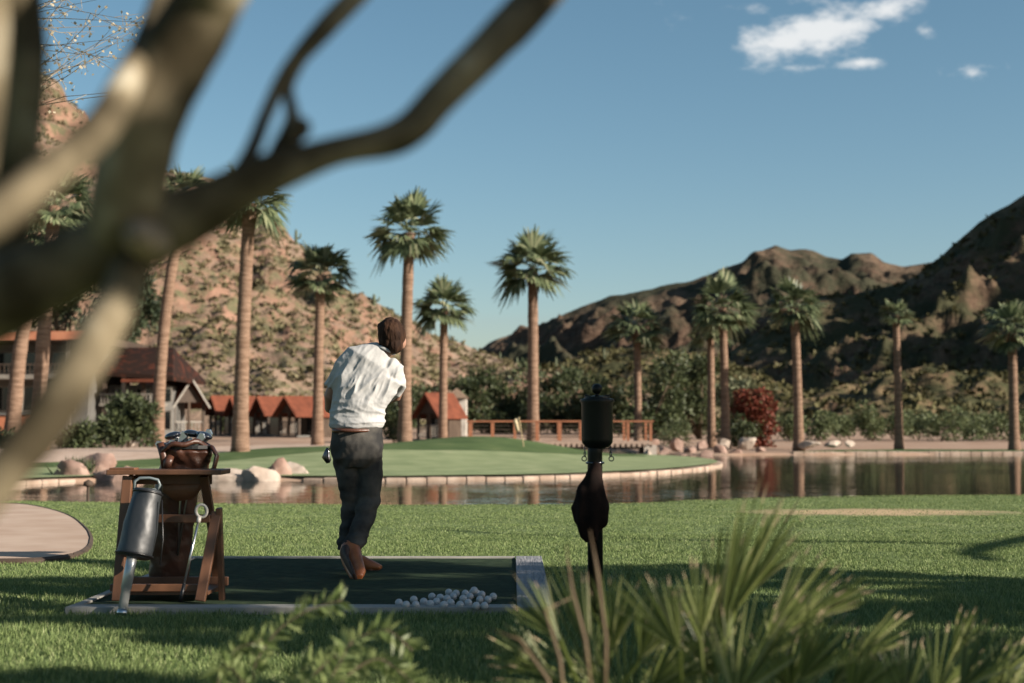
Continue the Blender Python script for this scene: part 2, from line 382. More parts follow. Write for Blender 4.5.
# far shore lawn strip on the right
M_lawn2 = grassmat('shore_grass', (.05, .10, .035), (.09, .15, .055), (.14, .18, .08))
strip('shore_lawn', [(10.8, 56.2), (18, 57), (28, 57.4), (42, 57)], [(14, 61), (18, 62), (28, 62), (42, 62)], M_lawn2, .012, n=60, m=8, zf=Gb)
# kerbs: a row of stone blocks along the waterline
M_kerb = mat('kerb_stone', (.33, .24, .18), (.50, .39, .31), rough=.9, scale=3, bump=.5, bscale=20, spec=.2)
def kerb(name, line, h0, top_off, w=.3):
    mb = MB(); L_ = 0.42; p = resam(line, int(np.hypot(*np.diff(line, axis=0).T).sum()/L_)+1)
    for i in range(len(p)-1):
        a, b = p[i], p[i+1]; mid = (a+b)/2; d = b-a; ln = np.hypot(*d); ang = math.atan2(d[1], d[0])
        z = float(Gb(np.array([mid[0]]), np.array([mid[1]]), np.array([0.]))[0])+top_off+random.uniform(-.012, .012)
        mb.box((mid[0], mid[1], (z+h0)/2), (ln*.985, w+random.uniform(-.03, .03), z-h0), ang+random.uniform(-.03, .03))
    o = mb.build(name, M_kerb, bevel=.025); o['kind'] = 'structure'; return o
kl = kc[:, 0]*0+np.array([a[0]/a[1]*F+512 for a in kc]); kerb('kerb', kc[(kl < 74) & (np.arange(len(kc)) > 18)], -.8, -.03); kerb('kerb', kc[(kl > 297) | (kc[:, 1] > 32)][:-4], -.8, -.03)
kerb('kerb', cr([(11.0, 56), (14, 56.4), (18, 56.7), (28, 57.1), (42, 56.6)]), -.8, .02)
# water
mw = bpy.data.materials.new('pond_water'); mw.use_nodes = True; N_ = mw.node_tree.nodes; L_ = mw.node_tree.links; b = N_['Principled BSDF']
b.inputs['Base Color'].default_value = (.010, .013, .009, 1); b.inputs['Roughness'].default_value = .03; b.inputs['IOR'].default_value = 1.33
tcw = N_.new('ShaderNodeTexCoord'); mpw = N_.new('ShaderNodeMapping'); mpw.inputs['Scale'].default_value = (.7, 1.1, 1); L_.new(tcw.outputs['Object'], mpw.inputs[0])
n1 = N_.new('ShaderNodeTexNoise'); n1.inputs['Scale'].default_value = 2.4; n1.inputs['Detail'].default_value = 4; L_.new(mpw.outputs[0], n1.inputs['Vector'])
# wind ruffles some patches and leaves others still
n0 = N_.new('ShaderNodeTexNoise'); n0.inputs['Scale'].default_value = .11; n0.inputs['Detail'].default_value = 3; L_.new(mpw.outputs[0], n0.inputs['Vector'])
mr0 = N_.new('ShaderNodeMapRange'); mr0.inputs['From Min'].default_value = .45; mr0.inputs['From Max'].default_value = .62; mr0.inputs['To Min'].default_value = .25; mr0.inputs['To Max'].default_value = 1.0; L_.new(n0.outputs['Fac'], mr0.inputs['Value'])
bpw = N_.new('ShaderNodeBump'); bpw.inputs['Distance'].default_value = .022; L_.new(mr0.outputs[0], bpw.inputs['Strength']); L_.new(n1.outputs['Fac'], bpw.inputs['Height']); L_.new(bpw.outputs[0], b.inputs['Normal'])
v, f = grid(np.linspace(-14, 50, 20), np.linspace(15, 76, 20), lambda x, y: np.full(x.shape, -.165))
tag(raw('water', v, f, mw), kind='structure')

# ------------------------------------------------------------------ hills and mountains
def hillmat(name, dirt1, dirt2, veg, rock,  vs=.12, vlo=.48, vhi=.56, bdist=1.0, bsc=.25, strata=0):
    dirt1, dirt2, veg, rock = [tuple(q*KA for q in c) for c in (dirt1, dirt2, veg, rock)]
    m = bpy.data.materials.new(name); m.use_nodes = True; N = m.node_tree.nodes; L = m.node_tree.links; b = N['Principled BSDF']; b.inputs['Roughness'].default_value = .95; b.inputs['Specular IOR Level'].default_value = .08
    tc = N.new('ShaderNodeTexCoord')
    def noise(s, d=8, st=(1, 1, 1), ro=.6):
        mp = N.new('ShaderNodeMapping'); mp.inputs['Scale'].default_value = st; L.new(tc.outputs['Object'], mp.inputs[0])
        n = N.new('ShaderNodeTexNoise'); n.inputs['Scale'].default_value = s; n.inputs['Detail'].default_value = d; n.inputs['Roughness'].default_value = ro; L.new(mp.outputs[0], n.inputs['Vector']); return n.outputs['Fac']
    def ramp(fac, a, pa, c, pc):
        r = N.new('ShaderNodeValToRGB'); L.new(fac, r.inputs[0]); r.color_ramp.elements[0].position = pa; r.color_ramp.elements[0].color = (*a, 1); r.color_ramp.elements[1].position = pc; r.color_ramp.elements[1].color = (*c, 1); return r.outputs[0]
    def mixc(fac, a, c):
        x = N.new('ShaderNodeMixRGB'); L.new(fac, x.inputs[0])
        for i, q in ((1, a), (2, c)):
            if isinstance(q, tuple): x.inputs[i].default_value = (*q, 1)
            else: L.new(q, x.inputs[i])
        return x.outputs[0]
    d = ramp(noise(.03, 5, ro=.65), dirt1, .35, dirt2, .65)
    g = N.new('ShaderNodeNewGeometry'); s = N.new('ShaderNodeSeparateXYZ'); L.new(g.outputs['True Normal'], s.inputs[0])
    st = N.new('ShaderNodeMapRange'); L.new(s.outputs['Z'], st.inputs['Value']); st.inputs['From Min'].default_value = .80; st.inputs['From Max'].default_value = .62
    d = mixc(st.outputs[0], d, ramp(noise(.12, 5, (1, 1, 3)), rock, .4, tuple(x*.55 for x in rock), .62))
    vg = N.new('ShaderNodeMapRange'); L.new(noise(vs, 5, ro=.68), vg.inputs['Value']); vg.inputs['From Min'].default_value = vlo; vg.inputs['From Max'].default_value = vhi
    d = mixc(vg.outputs[0], d, veg); L.new(d, b.inputs['Base Color'])
    bp = N.new('ShaderNodeBump'); bp.inputs['Strength'].default_value = 1; bp.inputs['Distance'].default_value = bdist; L.new(noise(bsc, 6, ro=.7), bp.inputs['Height']); L.new(bp.outputs[0], b.inputs['Normal'])
    return m
def sky_e(sky):
    q = [P(px, py, 1.0) for px, py in sky]; return np.array([p.x for p in q]), np.array([p.z-CAMZ for p in q])
def mountain(name, sky, Yf, Yr, Yb, nu, nv, mt, amp, nsc, seed, pw=1.0, hfn=None, z0=.3, rough_top=.25, cliffs=0, nf=.22):
    us, es = sky_e(sky); u = np.linspace(us[0], us[-1], nu); e = np.interp(u, us, es)
    yf = np.interp(u, us, Yf) if isinstance(Yf, (list, np.ndarray)) else np.full(nu, Yf)
    yr = np.interp(u, us, Yr) if isinstance(Yr, (list, np.ndarray)) else np.full(nu, Yr)
    T = np.concatenate([np.linspace(0, 1, int(nv*.75)), np.linspace(1, 2, int(nv*.25))[1:]])
    U, TT = np.meshgrid(u, T); YF = yf[None]; YR = yr[None]
    Y = np.where(TT <= 1, YF+(YR-YF)*TT, YR+(Yb-YR)*(TT-1)); X = U*Y
    # ridge crest: pow profile up, soft fall behind
    H = (e*yr+CAMZ-z0)[None]
    pr = np.where(TT <= 1, np.clip(TT, 0, 1)**pw, 1-sst(0, 1, TT-1)*1.05)
    n = ridge(X*nsc, Y*nsc, 7, seed, .58)-.62
    n2 = fbm(X*nsc*3.1, Y*nsc*3.1, 4, seed+5)
    env = np.where(TT <= 1, np.clip(4*TT*(1-TT), 0, 1)*(1-rough_top)+rough_top*sst(0, .25, TT), rough_top)
    Z = z0+H*pr + (amp*n+amp*nf*n2)*env
    if hfn is not None: Z = hfn(X, Y, Z, U, TT, H)
    if cliffs:
        st = cliffs; q = Z/st + .25*fbm(X*.02, Y*.02, 3, seed+9); fr = q-np.floor(q); wq = sst(.35, .75, H*pr/np.maximum(H.max(), 1))*.75
        Z = Z + wq*st*(sst(.25, .75, fr)-fr)
    Z[0] = np.minimum(Z[0], z0-1.0)
    ny, nx = X.shape; v = np.stack([X.ravel(), Y.ravel(), Z.ravel()], 1); i = np.arange(nx*ny).reshape(ny, nx)
    f = np.stack([i[:-1, :-1].ravel(), i[:-1, 1:].ravel(), i[1:, 1:].ravel(), i[1:, :-1].ravel()], 1)
    o = raw(name, v, f, mt, smooth=True); o['kind'] = 'structure'
    return X, Y, Z
M_hillL = hillmat('red_hill', (.25, .17, .122), (.35, .26, .195), (.15, .14, .08), (.34, .205, .145), vs=.35, vlo=.49, vhi=.60, bdist=.5, bsc=.5)
skyL = [(-700, 60), (-300, 40), (-120, 50), (0, 75), (40, 80), (62, 92), (85, 118), (115, 145), (150, 165), (185, 172), (215, 185), (250, 208), (268, 208), (279, 222), (290, 237), (318, 262), (345, 291), (372, 300), (400, 316), (440, 341), (480, 353), (520, 366), (560, 383), (600, 398), (650, 412), (720, 426)]
HL = mountain('hill', skyL, 118, [250]*6+[245, 240, 235, 230, 228, 226, 224, 222, 222, 220, 218, 216, 214, 210, 205, 200, 195, 190, 180, 170], 420, 340, 190, M_hillL, 9.5, .026, 2, nf=.4, pw=.93, cliffs=7, rough_top=.16)
M_mid = hillmat('olive_hill', (.20, .145, .08), (.27, .20, .12), (.07, .072, .035), (.25, .16, .10), vs=.10, vlo=.44, vhi=.56, bdist=1.0, bsc=.3)
skyM = [(300, 400), (400, 385), (450, 368), (490, 361), (530, 368), (560, 362), (600, 352), (640, 346), (680, 350), (720, 358), (780, 385), (840, 408), (900, 424)]
HM = mountain('hill', skyM, 170, 300, 400, 240, 130, M_mid, 8, .018, 4, pw=1.0, rough_top=.2)
M_far = hillmat('far_mountain', (.12, .088, .06), (.18, .13, .09), (.055, .055, .035), (.13, .085, .06), vs=.012, vlo=.46, vhi=.58, bdist=6, bsc=.05)
skyF = [(300, 425), (400, 395), (440, 372), (480, 351), (510, 338), (545, 322), (580, 306), (610, 295), (640, 289), (665, 284), (690, 281), (708, 276), (722, 271), (745, 262), (758, 252), (775, 243), (790, 250), (812, 251), (826, 257), (842, 260), (852, 254), (872, 254), (884, 263), (903, 267), (940, 262), (1000, 250), (1100, 235), (1300, 240)]
HF = mountain('mountain', skyF, 700, 1250, 1900, 420, 230, M_far, 85, .0048, 6, nf=.30, pw=1.15, rough_top=.10)
M_right = hillmat('right_mountain', (.155, .115, .07), (.215, .16, .10), (.065, .065, .035), (.18, .12, .08), vs=.04, vlo=.42, vhi=.55, bdist=2.5, bsc=.12)
skyR = [(600, 425), (660, 400), (700, 378), (745, 342), (785, 318), (820, 300), (860, 293), (900, 284), (920, 270), (940, 254), (960, 236), (980, 217), (1000, 203), (1024, 189), (1060, 165), (1120, 100), (1200, 20), (1400, -120), (1700, -160)]
HR = mountain('mountain', skyR, 330, [560]*7+[570, 580, 590, 600, 600, 600, 600, 600, 600, 600, 600, 600], 950, 420, 200, M_right, 44, .0095, 9, nf=.25, pw=1.25, rough_top=.12)
skyS = [(560, 436), (640, 430), (700, 424), (740, 417), (790, 407), (840, 394), (880, 383), (930, 372), (970, 378), (1024, 370), (1100, 340), (1250, 300), (1500, 230), (1900, 150)]
HS = mountain('hill', skyS, 150, 235, 330, 330, 130, M_mid, 12, .016, 12, pw=.9, rough_top=.18)

# the range closes the valley on the right, beyond the frame, and throws its shadow over the lower slopes
xs = np.linspace(170, 800, 110); ys = np.linspace(90, 720, 110)
def side(X, Y):
    crest = 160+34*fbm(Y*.011, Y*0+3, 3, 21); w = np.where(X < 430, sst(185, 430, X), 1-sst(430, 800, X)); 
    e = sst(90, 210, Y)*(1-sst(520, 720, Y))
    return -2+crest*w*e+30*(ridge(X*.009, Y*.009, 5, 31)-.6)*w*e
v, f = grid(xs, ys, side); tag(raw('mountain', v, f, M_right, smooth=True), kind='structure')
# ------------------------------------------------------------------ vegetation tools
def leaves_np(C, Nn, L_, W_, rng, up=None, fold=False):
    """one diamond quad per leaf. C centres (n,3); Nn long-axis directions (n,3); L_,W_ length/width arrays"""
    n = len(C); a = Nn/np.linalg.norm(Nn, axis=1, keepdims=True)
    r = rng.normal(size=(n, 3)) if up is None else up; b = np.cross(a, r); b /= np.linalg.norm(b, axis=1, keepdims=True)+1e-9
    L_ = np.broadcast_to(L_, n)[:, None]; W_ = np.broadcast_to(W_, n)[:, None]
    v = np.stack([C, C+a*L_*.45+b*W_*.5, C+a*L_, C+a*L_*.45-b*W_*.5], 1).reshape(-1, 3)
    return v, np.arange(4*n).reshape(n, 4)
def crown_points(lobes, n, rng, shell=.55, gap=0.0, gs=1.0):
    """points through several ellipsoid lobes (c, r3), thinned by noise so that gaps show"""
    vol = np.array([l[1][0]*l[1][1]*l[1][2] for l in lobes])**.7; k = rng.choice(len(lobes), int(n*1.6), p=vol/vol.sum())
    c = np.array([l[0] for l in lobes])[k]; r = np.array([l[1] for l in lobes])[k]
    d = rng.normal(size=(len(k), 3)); d /= np.linalg.norm(d, axis=1, keepdims=True)
    rad = shell+(1-shell)*rng.rand(len(k))**.7; rad *= 1+.22*fbm(d[:, 0]*2+k*3.1, d[:, 2]*2+d[:, 1], 2, 3)
    p = c+d*r*rad[:, None]
    if gap:
        w = fbm(p[:, 0]*gs+p[:, 1]*gs*.5, p[:, 2]*gs+p[:, 1]*gs*.3, 3, 8); keep = w > gap-.25*rng.rand(len(k)); p, d = p[keep], d[keep]
    return p[:n], d[:n]
def lobes_for(c, R_, H_, n, rng, base=.35):
    out = []
    for i in range(n):
        a = rng.rand()*2*math.pi; rr = R_*(.25+.55*rng.rand()); z = H_*(base+(1-base)*rng.rand()*.8)
        s = R_*(.30+.25*rng.rand()); out.append(((c[0]+rr*math.cos(a), c[1]+rr*math.sin(a), c[2]+z), (s, s, s*.75)))
    return out
M_bark = mat('grey_brown_bark', (.12, .09, .065), (.22, .17, .12), rough=.95, scale=6, bump=.6, stretch=(1, 1, .25), spec=.1)
def tree(name, loc, Rr, H_, n, leafm, label, cat, group=None, leaf=(.28, .12), lobes=9, trunk_r=.16, base=.35, gap=0, seed=1, trunk=True, shell=.45, stems=3, gs=1.0, foliage_name='foliage', lobe_list=None, sink=.05, keepfn=None):
    rng = np.random.RandomState(seed); root = thing(name, loc, label, cat, group)
    x, y, z = loc; lb = lobe_list or lobes_for((x, y, z), Rr, H_, lobes, rng, base)
    p, d = crown_points(lb, n, rng, shell, gap, gs)
    if keepfn is not None: kk = keepfn(p, rng); p, d = p[kk], d[kk]
    dirs = d*.6+rng.normal(size=d.shape)*.7
    v, f = leaves_np(p, dirs, leaf[0]*(.6+.8*rng.rand(len(p))), leaf[1]*(.6+.8*rng.rand(len(p))), rng)
    raw(foliage_name, v, f, leafm, root)
    if trunk:
        mb = MB(); top = Vector((x, y, z+H_*base*.8))
        for s in range(stems):
            l = lb[rng.randint(len(lb))][0]; b0 = Vector((x+rng.uniform(-.1, .1)*Rr*.3, y+rng.uniform(-.1, .1)*Rr*.3, z-sink)); e = Vector(l)
            mid = b0.lerp(e, .45)+Vector((rng.uniform(-.1, .1)*Rr, rng.uniform(-.1, .1)*Rr, H_*.06))
            mb.tube([b0, b0.lerp(mid, .5)+Vector((rng.uniform(-.04, .04)*Rr, 0, .02*H_)), mid, mid.lerp(e, .6), e], [trunk_r, trunk_r*.8, trunk_r*.6, trunk_r*.4, trunk_r*.15], 8)
            for q in range(3):
                l2 = Vector(lb[rng.randint(len(lb))][0]); mb.tube([mid, mid.lerp(l2, .5)+Vector((0, 0, .03*H_)), l2], [trunk_r*.45, trunk_r*.3, trunk_r*.1], 6)
        mb.build('trunk', M_bark, root, smooth=True)
    return root

# ------------------------------------------------------------------ fan palms
M_ptrunk = mat('palm_trunk', (.19, .12, .082), (.31, .205, .145), rough=.95, scale=3.2, bump=1.0, bscale=5, stretch=(.6, .6, 4.5), spec=.1, c3=(.20, .125, .085), bdist=.05)
M_pfrond = leafmat('palm_frond', (.05, .08, .04), (.24, .29, .15), rough=.5, trans=.3, spec=.3, c3=(.48, .48, .30))
M_pdead = leafmat('dead_frond', (.20, .12, .07), (.38, .25, .15), rough=.9, trans=.1, spec=.1)
def frond(rng, yaw, elev, pet, rad, nb=17, droop=.35, spread=1.15):
    """fan frond pieces: V (n,3) F quads, at the origin"""
    V = []; Fc = []
    ce, se = math.cos(elev), math.sin(elev); cy, sy = math.cos(yaw), math.sin(yaw)
    fw = np.array([ce*cy, ce*sy, se]); side = np.array([-sy, cy, 0]); upv = np.cross(fw, side)*-1; upv = -upv if upv[2] < 0 else upv
    hub = fw*pet+np.array([0, 0, -.10*pet*pet*ce]); w = .018
    V += [side*w, -side*w, hub-side*w, hub+side*w]; Fc.append((0, 1, 2, 3))
    tw = rng.uniform(-.5, .5); s2 = side*math.cos(tw)+upv*math.sin(tw); u2 = np.cross(s2, fw)
    for i in range(nb):
        a = (i/(nb-1)-.5)*2*spread; l = rad*(1-.28*abs(a)/spread)*rng.uniform(.88, 1.08)
        dv = fw*math.cos(a)+s2*math.sin(a)+u2*rng.uniform(-.08, .08); nrm = u2
        b = np.cross(dv, nrm); b /= np.linalg.norm(b)+1e-9; ww = rad*.055
        m = hub+dv*l*.55+np.array([0, 0, -droop*.10*l]); t = hub+dv*l*.92+np.array([0, 0, -droop*l*rng.uniform(.4, 1.2)])
        k = len(V); V += [hub+b*ww*.3, hub-b*ww*.3, m-b*ww, m+b*ww, t-b*ww*.15, t+b*ww*.15]
        Fc += [(k, k+1, k+2, k+3), (k+3, k+2, k+4, k+5)]
    return V, Fc
def palm_crown(seed, n=46, pet=.68, rad=.98, low=-.9):
    rng = np.random.RandomState(seed); V = []; Fc = []
    for i in range(n):
        t = (i+.5)/n; el = math.asin(max(-1, min(1, 1.0-(1.0-math.sin(low))*t)))+rng.uniform(-.12, .12)
        v, f = frond(rng, i*2.39996+rng.uniform(-.3, .3), el, pet*rng.uniform(.75, 1.15)*(1 if el > -.3 else .9), rad*rng.uniform(.85, 1.15), droop=.08+.38*rng.rand())
        k = len(V); V += v; Fc += [tuple(q+k for q in g) for g in f]
    return np.array(V), np.array(Fc)
CROWNS = []
for s in range(4):
    V, Fc = palm_crown(20+s, n=[36, 32, 26, 34][s], low=[-.75, -.65, -.5, -.7][s]); me = raw('crown', V, Fc, M_pfrond); CROWNS.append(me.data); bpy.data.objects.remove(me)
SKIRTS = []
for s in range(2):
    rng = np.random.RandomState(50+s); V = []; Fc = []
    for i in range(16):
        v, f = frond(rng, i*2.4, -1.1-.35*rng.rand(), .35, .45, nb=7, droop=.3, spread=.7); k = len(V); V += v; Fc += [tuple(q+k for q in g) for g in f]
    me = raw('frond_skirt', np.array(V), np.array(Fc), M_pdead); SKIRTS.append(me.data); bpy.data.objects.remove(me)
def palm(px, D, top, wpx, crown_px, label, kind=0, lean=0, rise=0.0, skirt=1, csc=None):
    """px: base column; top: photo row of the crown heart; wpx trunk width; crown_px crown width in the photo"""
    x = X_(px, D); z = g1(x, D); ht = P(px, top, D); r = wpx/F*D/2*.86; H_ = ht.z-z
    root = thing('fan_palm', (x, D, z), label, 'palm tree', 'tall fan palms round the pond')
    tx = lean/F*D; mb = MB(); n = 26; pts = []; rad = []
    for i in range(n+1):
        t = i/n; pts.append((x+tx*t*t, D, z-.1+(H_+.1)*t)); rr = r*(1.0+.45*math.exp(-t*9)-.12*t)*(1+.035*math.sin(i*2.1+px)); rad.append(rr)
    mb.tube(pts, rad, 14); mb.build('trunk', M_ptrunk, root, smooth=True)
    sc = crown_px/F*D/2.75
    c = bpy.data.objects.new('crown', CROWNS[kind]); COL.objects.link(c); c.parent = root; c.location = (tx, 0, H_); c.rotation_euler = (0, 0, px*.7); c.scale = (sc,)*3
    if skirt:
        c = bpy.data.objects.new('frond_skirt', SKIRTS[px % 2]); COL.objects.link(c); c.parent = root; c.location = (tx, 0, H_+.02); c.rotation_euler = (0, 0, px*.3); c.scale = (sc*.9*skirt,)*3
    return root
PALMS = [
 (14, 46, 232, 17, 80, 'fan palm standing in front of the lodge, leftmost trunk behind the foreground tree', 0, 26, 1),
 (40, 42, 206, 17, 90, 'fan palm with reddish ringed trunk by the lodge wall, second from the left', 1, 12, 1),
 (158, 50, 196, 14, 66, 'fan palm with slightly leaning trunk beside the leafy shrub', 2, 24, 1),
 (241, 39, 203, 17, 84, 'tall thick fan palm rising between the red roofed cabins and the brown bag', 3, 7, 1),
 (318, 52, 276, 12, 74, 'shorter fan palm behind the golfer\'s left side', 1, 2, .6),
 (405, 51, 233, 14, 84, 'tallest palm, its trunk directly behind the golfer\'s shoulder', 0, 4, 1.2),
 (443, 57, 308, 10, 66, 'small fan palm just right of the golfer beside the cabin', 3, 1, .5),
 (533, 62, 268, 13, 82, 'tall fan palm standing alone behind the green near the flag', 3, 0, .9),
 (638, 66, 328, 9, 66, 'short fan palm at the right end of the wooden bridge', 1, -1, .7),
 (711, 68, 330, 9, 52, 'thin fan palm half hidden by its taller neighbour behind the rocks', 2, 0, .6),
 (725, 65, 308, 10, 70, 'fan palm with a bushy crown directly right of the thin one', 0, -2, .9),
 (798, 60, 308, 11, 64, 'fan palm on the far shore beside the low white stones', 3, -3, .7),
 (898, 62, 315, 9, 36, 'fan palm with a narrow sparse crown on the far shore', 2, -1, 1.1),
 (1013, 60, 330, 11, 68, 'fan palm on the far shore at the right edge of the view', 1, 0, 1.0),
]
for a in PALMS: palm(a[0], a[1], a[2], a[3], a[4], a[5], a[6], a[7], 0, a[8])

# ------------------------------------------------------------------ trees and shrubs of the middle distance
L_mesq = leafmat('mesquite_leaf', (.032, .045, .02), (.10, .12, .05), trans=.25, spec=.2)
L_dark = leafmat('dark_tree_leaf', (.03, .045, .028), (.085, .11, .055), trans=.2, spec=.2)
L_pale = leafmat('pale_shrub_leaf', (.12, .14, .08), (.28, .29, .17), trans=.2, spec=.2)
L_sage = leafmat('sage_leaf', (.075, .10, .045), (.19, .22, .10), trans=.25, spec=.2)
L_red = leafmat('bougainvillea_leaf', (.12, .035, .022), (.24, .06, .035), trans=.2, spec=.2, c3=(.10, .12, .05))
L_olive = leafmat('olive_leaf', (.035, .052, .024), (.12, .145, .062), trans=.25, spec=.25)
def shrub(px, D, w, h, lm, label, cat='shrub', name='shrub', n=1800, seed=1, group=None, leaf=(.16, .08), base=.15, gap=0, lobes=9, trunk=True, zo=0):
    x = X_(px, D); z = g1(x, D)+zo; k = D/F
    return tree(name, (x, D, z), w*k/2*1.05, h*k*1.08, n, lm, label, cat, group, leaf=(leaf[0], leaf[1]), lobes=lobes, trunk_r=.02+.012*h*k, base=base, gap=gap, seed=seed, trunk=trunk, gs=2/(w*k)*3)
# dark trees rising behind the lodge
for i, (px, D, w, top, lab) in enumerate([(-30, 96, 120, 215, 'dark evergreen tree above the lodge roof at the left edge'), (60, 100, 130, 190, 'tall dark tree behind the lodge between the two left palms'), (112, 98, 90, 245, 'dark drooping tree behind the lodge, seen through the fork of the branches'), (190, 118, 46, 152, 'thin airy tree growing high on the slope above the cabins')]):
    x = X_(px, D); z = g1(x, D) if i < 3 else P(px, 330, D).z; zt = P(px, top, D).z; H_ = zt-z; k = D/F
    if i == 3: continue
    tree('tree', (x, D, z), w*k/2, H_, 5200, L_dark, lab, 'tree', 'dark trees behind the lodge', leaf=(.55, .16), lobes=16, trunk_r=.22, base=.28, gap=.02, seed=60+i, gs=.55)
# trees behind the bridge
TB = [(468, 100, 60, 52, L_olive, 'dense olive green tree behind the cabin beside the bridge'), (505, 104, 64, 60, L_mesq, 'rounded mesquite tree behind the left half of the bridge'), (556, 100, 70, 62, L_olive, 'wide mesquite tree behind the flag and bridge railing'),
      (604, 96, 66, 60, L_mesq, 'mesquite tree directly behind the black ball washer'), (652, 92, 80, 88, L_olive, 'large spreading mesquite tree behind the right end of the bridge'), (700, 98, 70, 84, L_mesq, 'dark mesquite tree behind the thin palm and the rock pile'), (742, 100, 44, 50, L_mesq, 'small dark tree behind the palms, next to the red bush'),
      (396, 112, 50, 44, L_olive, 'low tree at the foot of the red hill behind the golfer')]
for i, (px, D, w, h, lm, lab) in enumerate(TB):
    x = X_(px, D); z = g1(x, D); k = D/F; tree('mesquite_tree', (x, D, z), w*k/2*1.1, (h+8)*k, 4200, lm, lab, 'tree', 'mesquite trees behind the bridge', leaf=(.34, .15), lobes=15, trunk_r=.16, base=.12, gap=-.02, seed=80+i, gs=.7)
shrub(752, 70, 40, 62, L_red, 'red flowering bougainvillea bush beside the palms on the far bank', 'bush', 'bougainvillea_bush', 8000, 5, leaf=(.17, .12), base=-.05, lobes=40)
shrub(735, 72, 44, 62, L_pale, 'pale grey green shrub between the palm pair and the red bush', n=1100, seed=6, leaf=(.3, .14), gap=.05, base=.55)
shrub(737, 66, 46, 34, L_olive, 'low leafy shrub at the foot of the bushy palm behind the boulders', n=1500, seed=7)
shrub(672, 70, 30, 20, L_sage, 'small spiky shrub above the rock pile right of the bridge', n=300, seed=8, leaf=(.4, .05))
# brush row on the far right bank
k = 0
BR = ['pale sage bush right of the red bush', 'grey green bush behind the low white stones', 'round sage bush left of the far shore palm trunk', 'taller twiggy sage bush standing out of the brush row', 'wide sage bush behind the narrow palm', 'grey bush just right of the narrow palm', 'low sage bush in the middle of the right brush row', 'bright sage bush right of the middle of the brush row', 'broad grey green bush near the right palm', 'sage bush directly behind the right palm trunk', 'last sage bush at the right edge of the view']
for px, w, h in [(790, 34, 26), (822, 36, 24), (850, 34, 25), (872, 34, 38), (893, 40, 26), (918, 38, 27), (940, 40, 25), (962, 40, 28), (985, 40, 25), (1008, 44, 24), (1034, 44, 26)]:
    shrub(px, 88+4*(k % 3), w*1.25, h, L_sage, BR[k], n=1300, seed=100+k, group='sage brush on the far bank', leaf=(.26, .11), base=.2, lobes=8); k += 1
# shrubs near the lodge and cabins
shrub(128, 47, 62, 52, L_olive, 'large leafy shrub in front of the lodge left of the leaning palm', n=4200, seed=31, leaf=(.22, .07), lobes=14)
shrub(82, 46, 40, 24, L_olive, 'low leafy shrub beneath the lodge seen under the branch', n=1800, seed=32, leaf=(.18, .07))
shrub(6, 43, 50, 16, L_olive, 'low clipped hedge in front of the orange lodge wall', 'hedge', 'hedge', n=1500, seed=33, leaf=(.12, .06))
shrub(272, 105, 50, 34, L_sage, 'yellow green bush behind the roofs of the small cabins', n=1500, seed=34, leaf=(.3, .12))
shrub(224, 108, 40, 30, L_sage, 'grey green bush behind the second cabin roof', n=1200, seed=35, leaf=(.3, .12))
shrub(395, 70, 30, 34, L_olive, 'rounded shrub beside the cabin right of the golfer', n=1200, seed=36)
# desert scrub over the hills: far too many to count
def scrub(name, XYZ, n, seed, lm, size, tmin=.04, tmax=.97, label='', cat='scrub', per=9, cl=.2, umax=9, umin=-9):
    X, Y, Z = XYZ; rng = np.random.RandomState(seed); ny, nx = X.shape; lim = int(ny*.78)
    a = rng.rand(n*2)*(nx-2); b = (tmin+(tmax-tmin)*rng.rand(n*2))*(lim-2); w = fbm(a*cl*.3, b*cl*.3, 3, seed); keep = w > -.45; a, b = a[keep][:n], b[keep][:n]
    ai, bi = a.astype(int), b.astype(int); fa, fb = a-ai, b-bi
    def bl(Q): return Q[bi, ai]*(1-fa)*(1-fb)+Q[bi, ai+1]*fa*(1-fb)+Q[bi+1, ai]*(1-fa)*fb+Q[bi+1, ai+1]*fa*fb
    c = np.stack([bl(X), bl(Y), bl(Z)], 1); uu_ = c[:, 0]/c[:, 1]; c = c[(uu_ < umax) & (uu_ > umin)]; m = len(c)
    s = size*(.45+.9*rng.rand(m)**1.5); C = np.repeat(c, per, 0); sz = np.repeat(s, per)
    d = rng.normal(size=(len(C), 3)); d[:, 2] = np.abs(d[:, 2]); d /= np.linalg.norm(d, axis=1, keepdims=True)
    off = d*sz[:, None]*.45*rng.rand(len(C))[:, None]
    v, f = leaves_np(C+off, d+rng.normal(size=d.shape)*.5, sz*.75, sz*.5, rng)
    o = raw(name, v, f, lm); tag(o, label, cat, kind='stuff'); return o
L_hs = leafmat('desert_scrub_leaf', (.10, .088, .045), (.23, .20, .115), trans=.05, spec=.05)
L_ms = leafmat('slope_scrub_leaf', (.06, .06, .028), (.16, .145, .07), trans=.05, spec=.05)
scrub('desert_scrub', HL, 20000, 3, L_hs, .62, label='desert bushes dotted all over the red rocky hill', umin=-.45)
scrub('desert_scrub', HM, 3000, 5, L_ms, 1.3, label='dense desert bushes on the olive slope behind the bridge trees', umin=-.05)
scrub('desert_scrub', HS, 3500, 6, L_ms, 1.1, label='bushes on the sunlit spur behind the far shore palms', umax=.42)
scrub('desert_scrub', HR, 3500, 7, L_ms, 2.6, label='scrub on the dark mountain at the right', umax=.42)
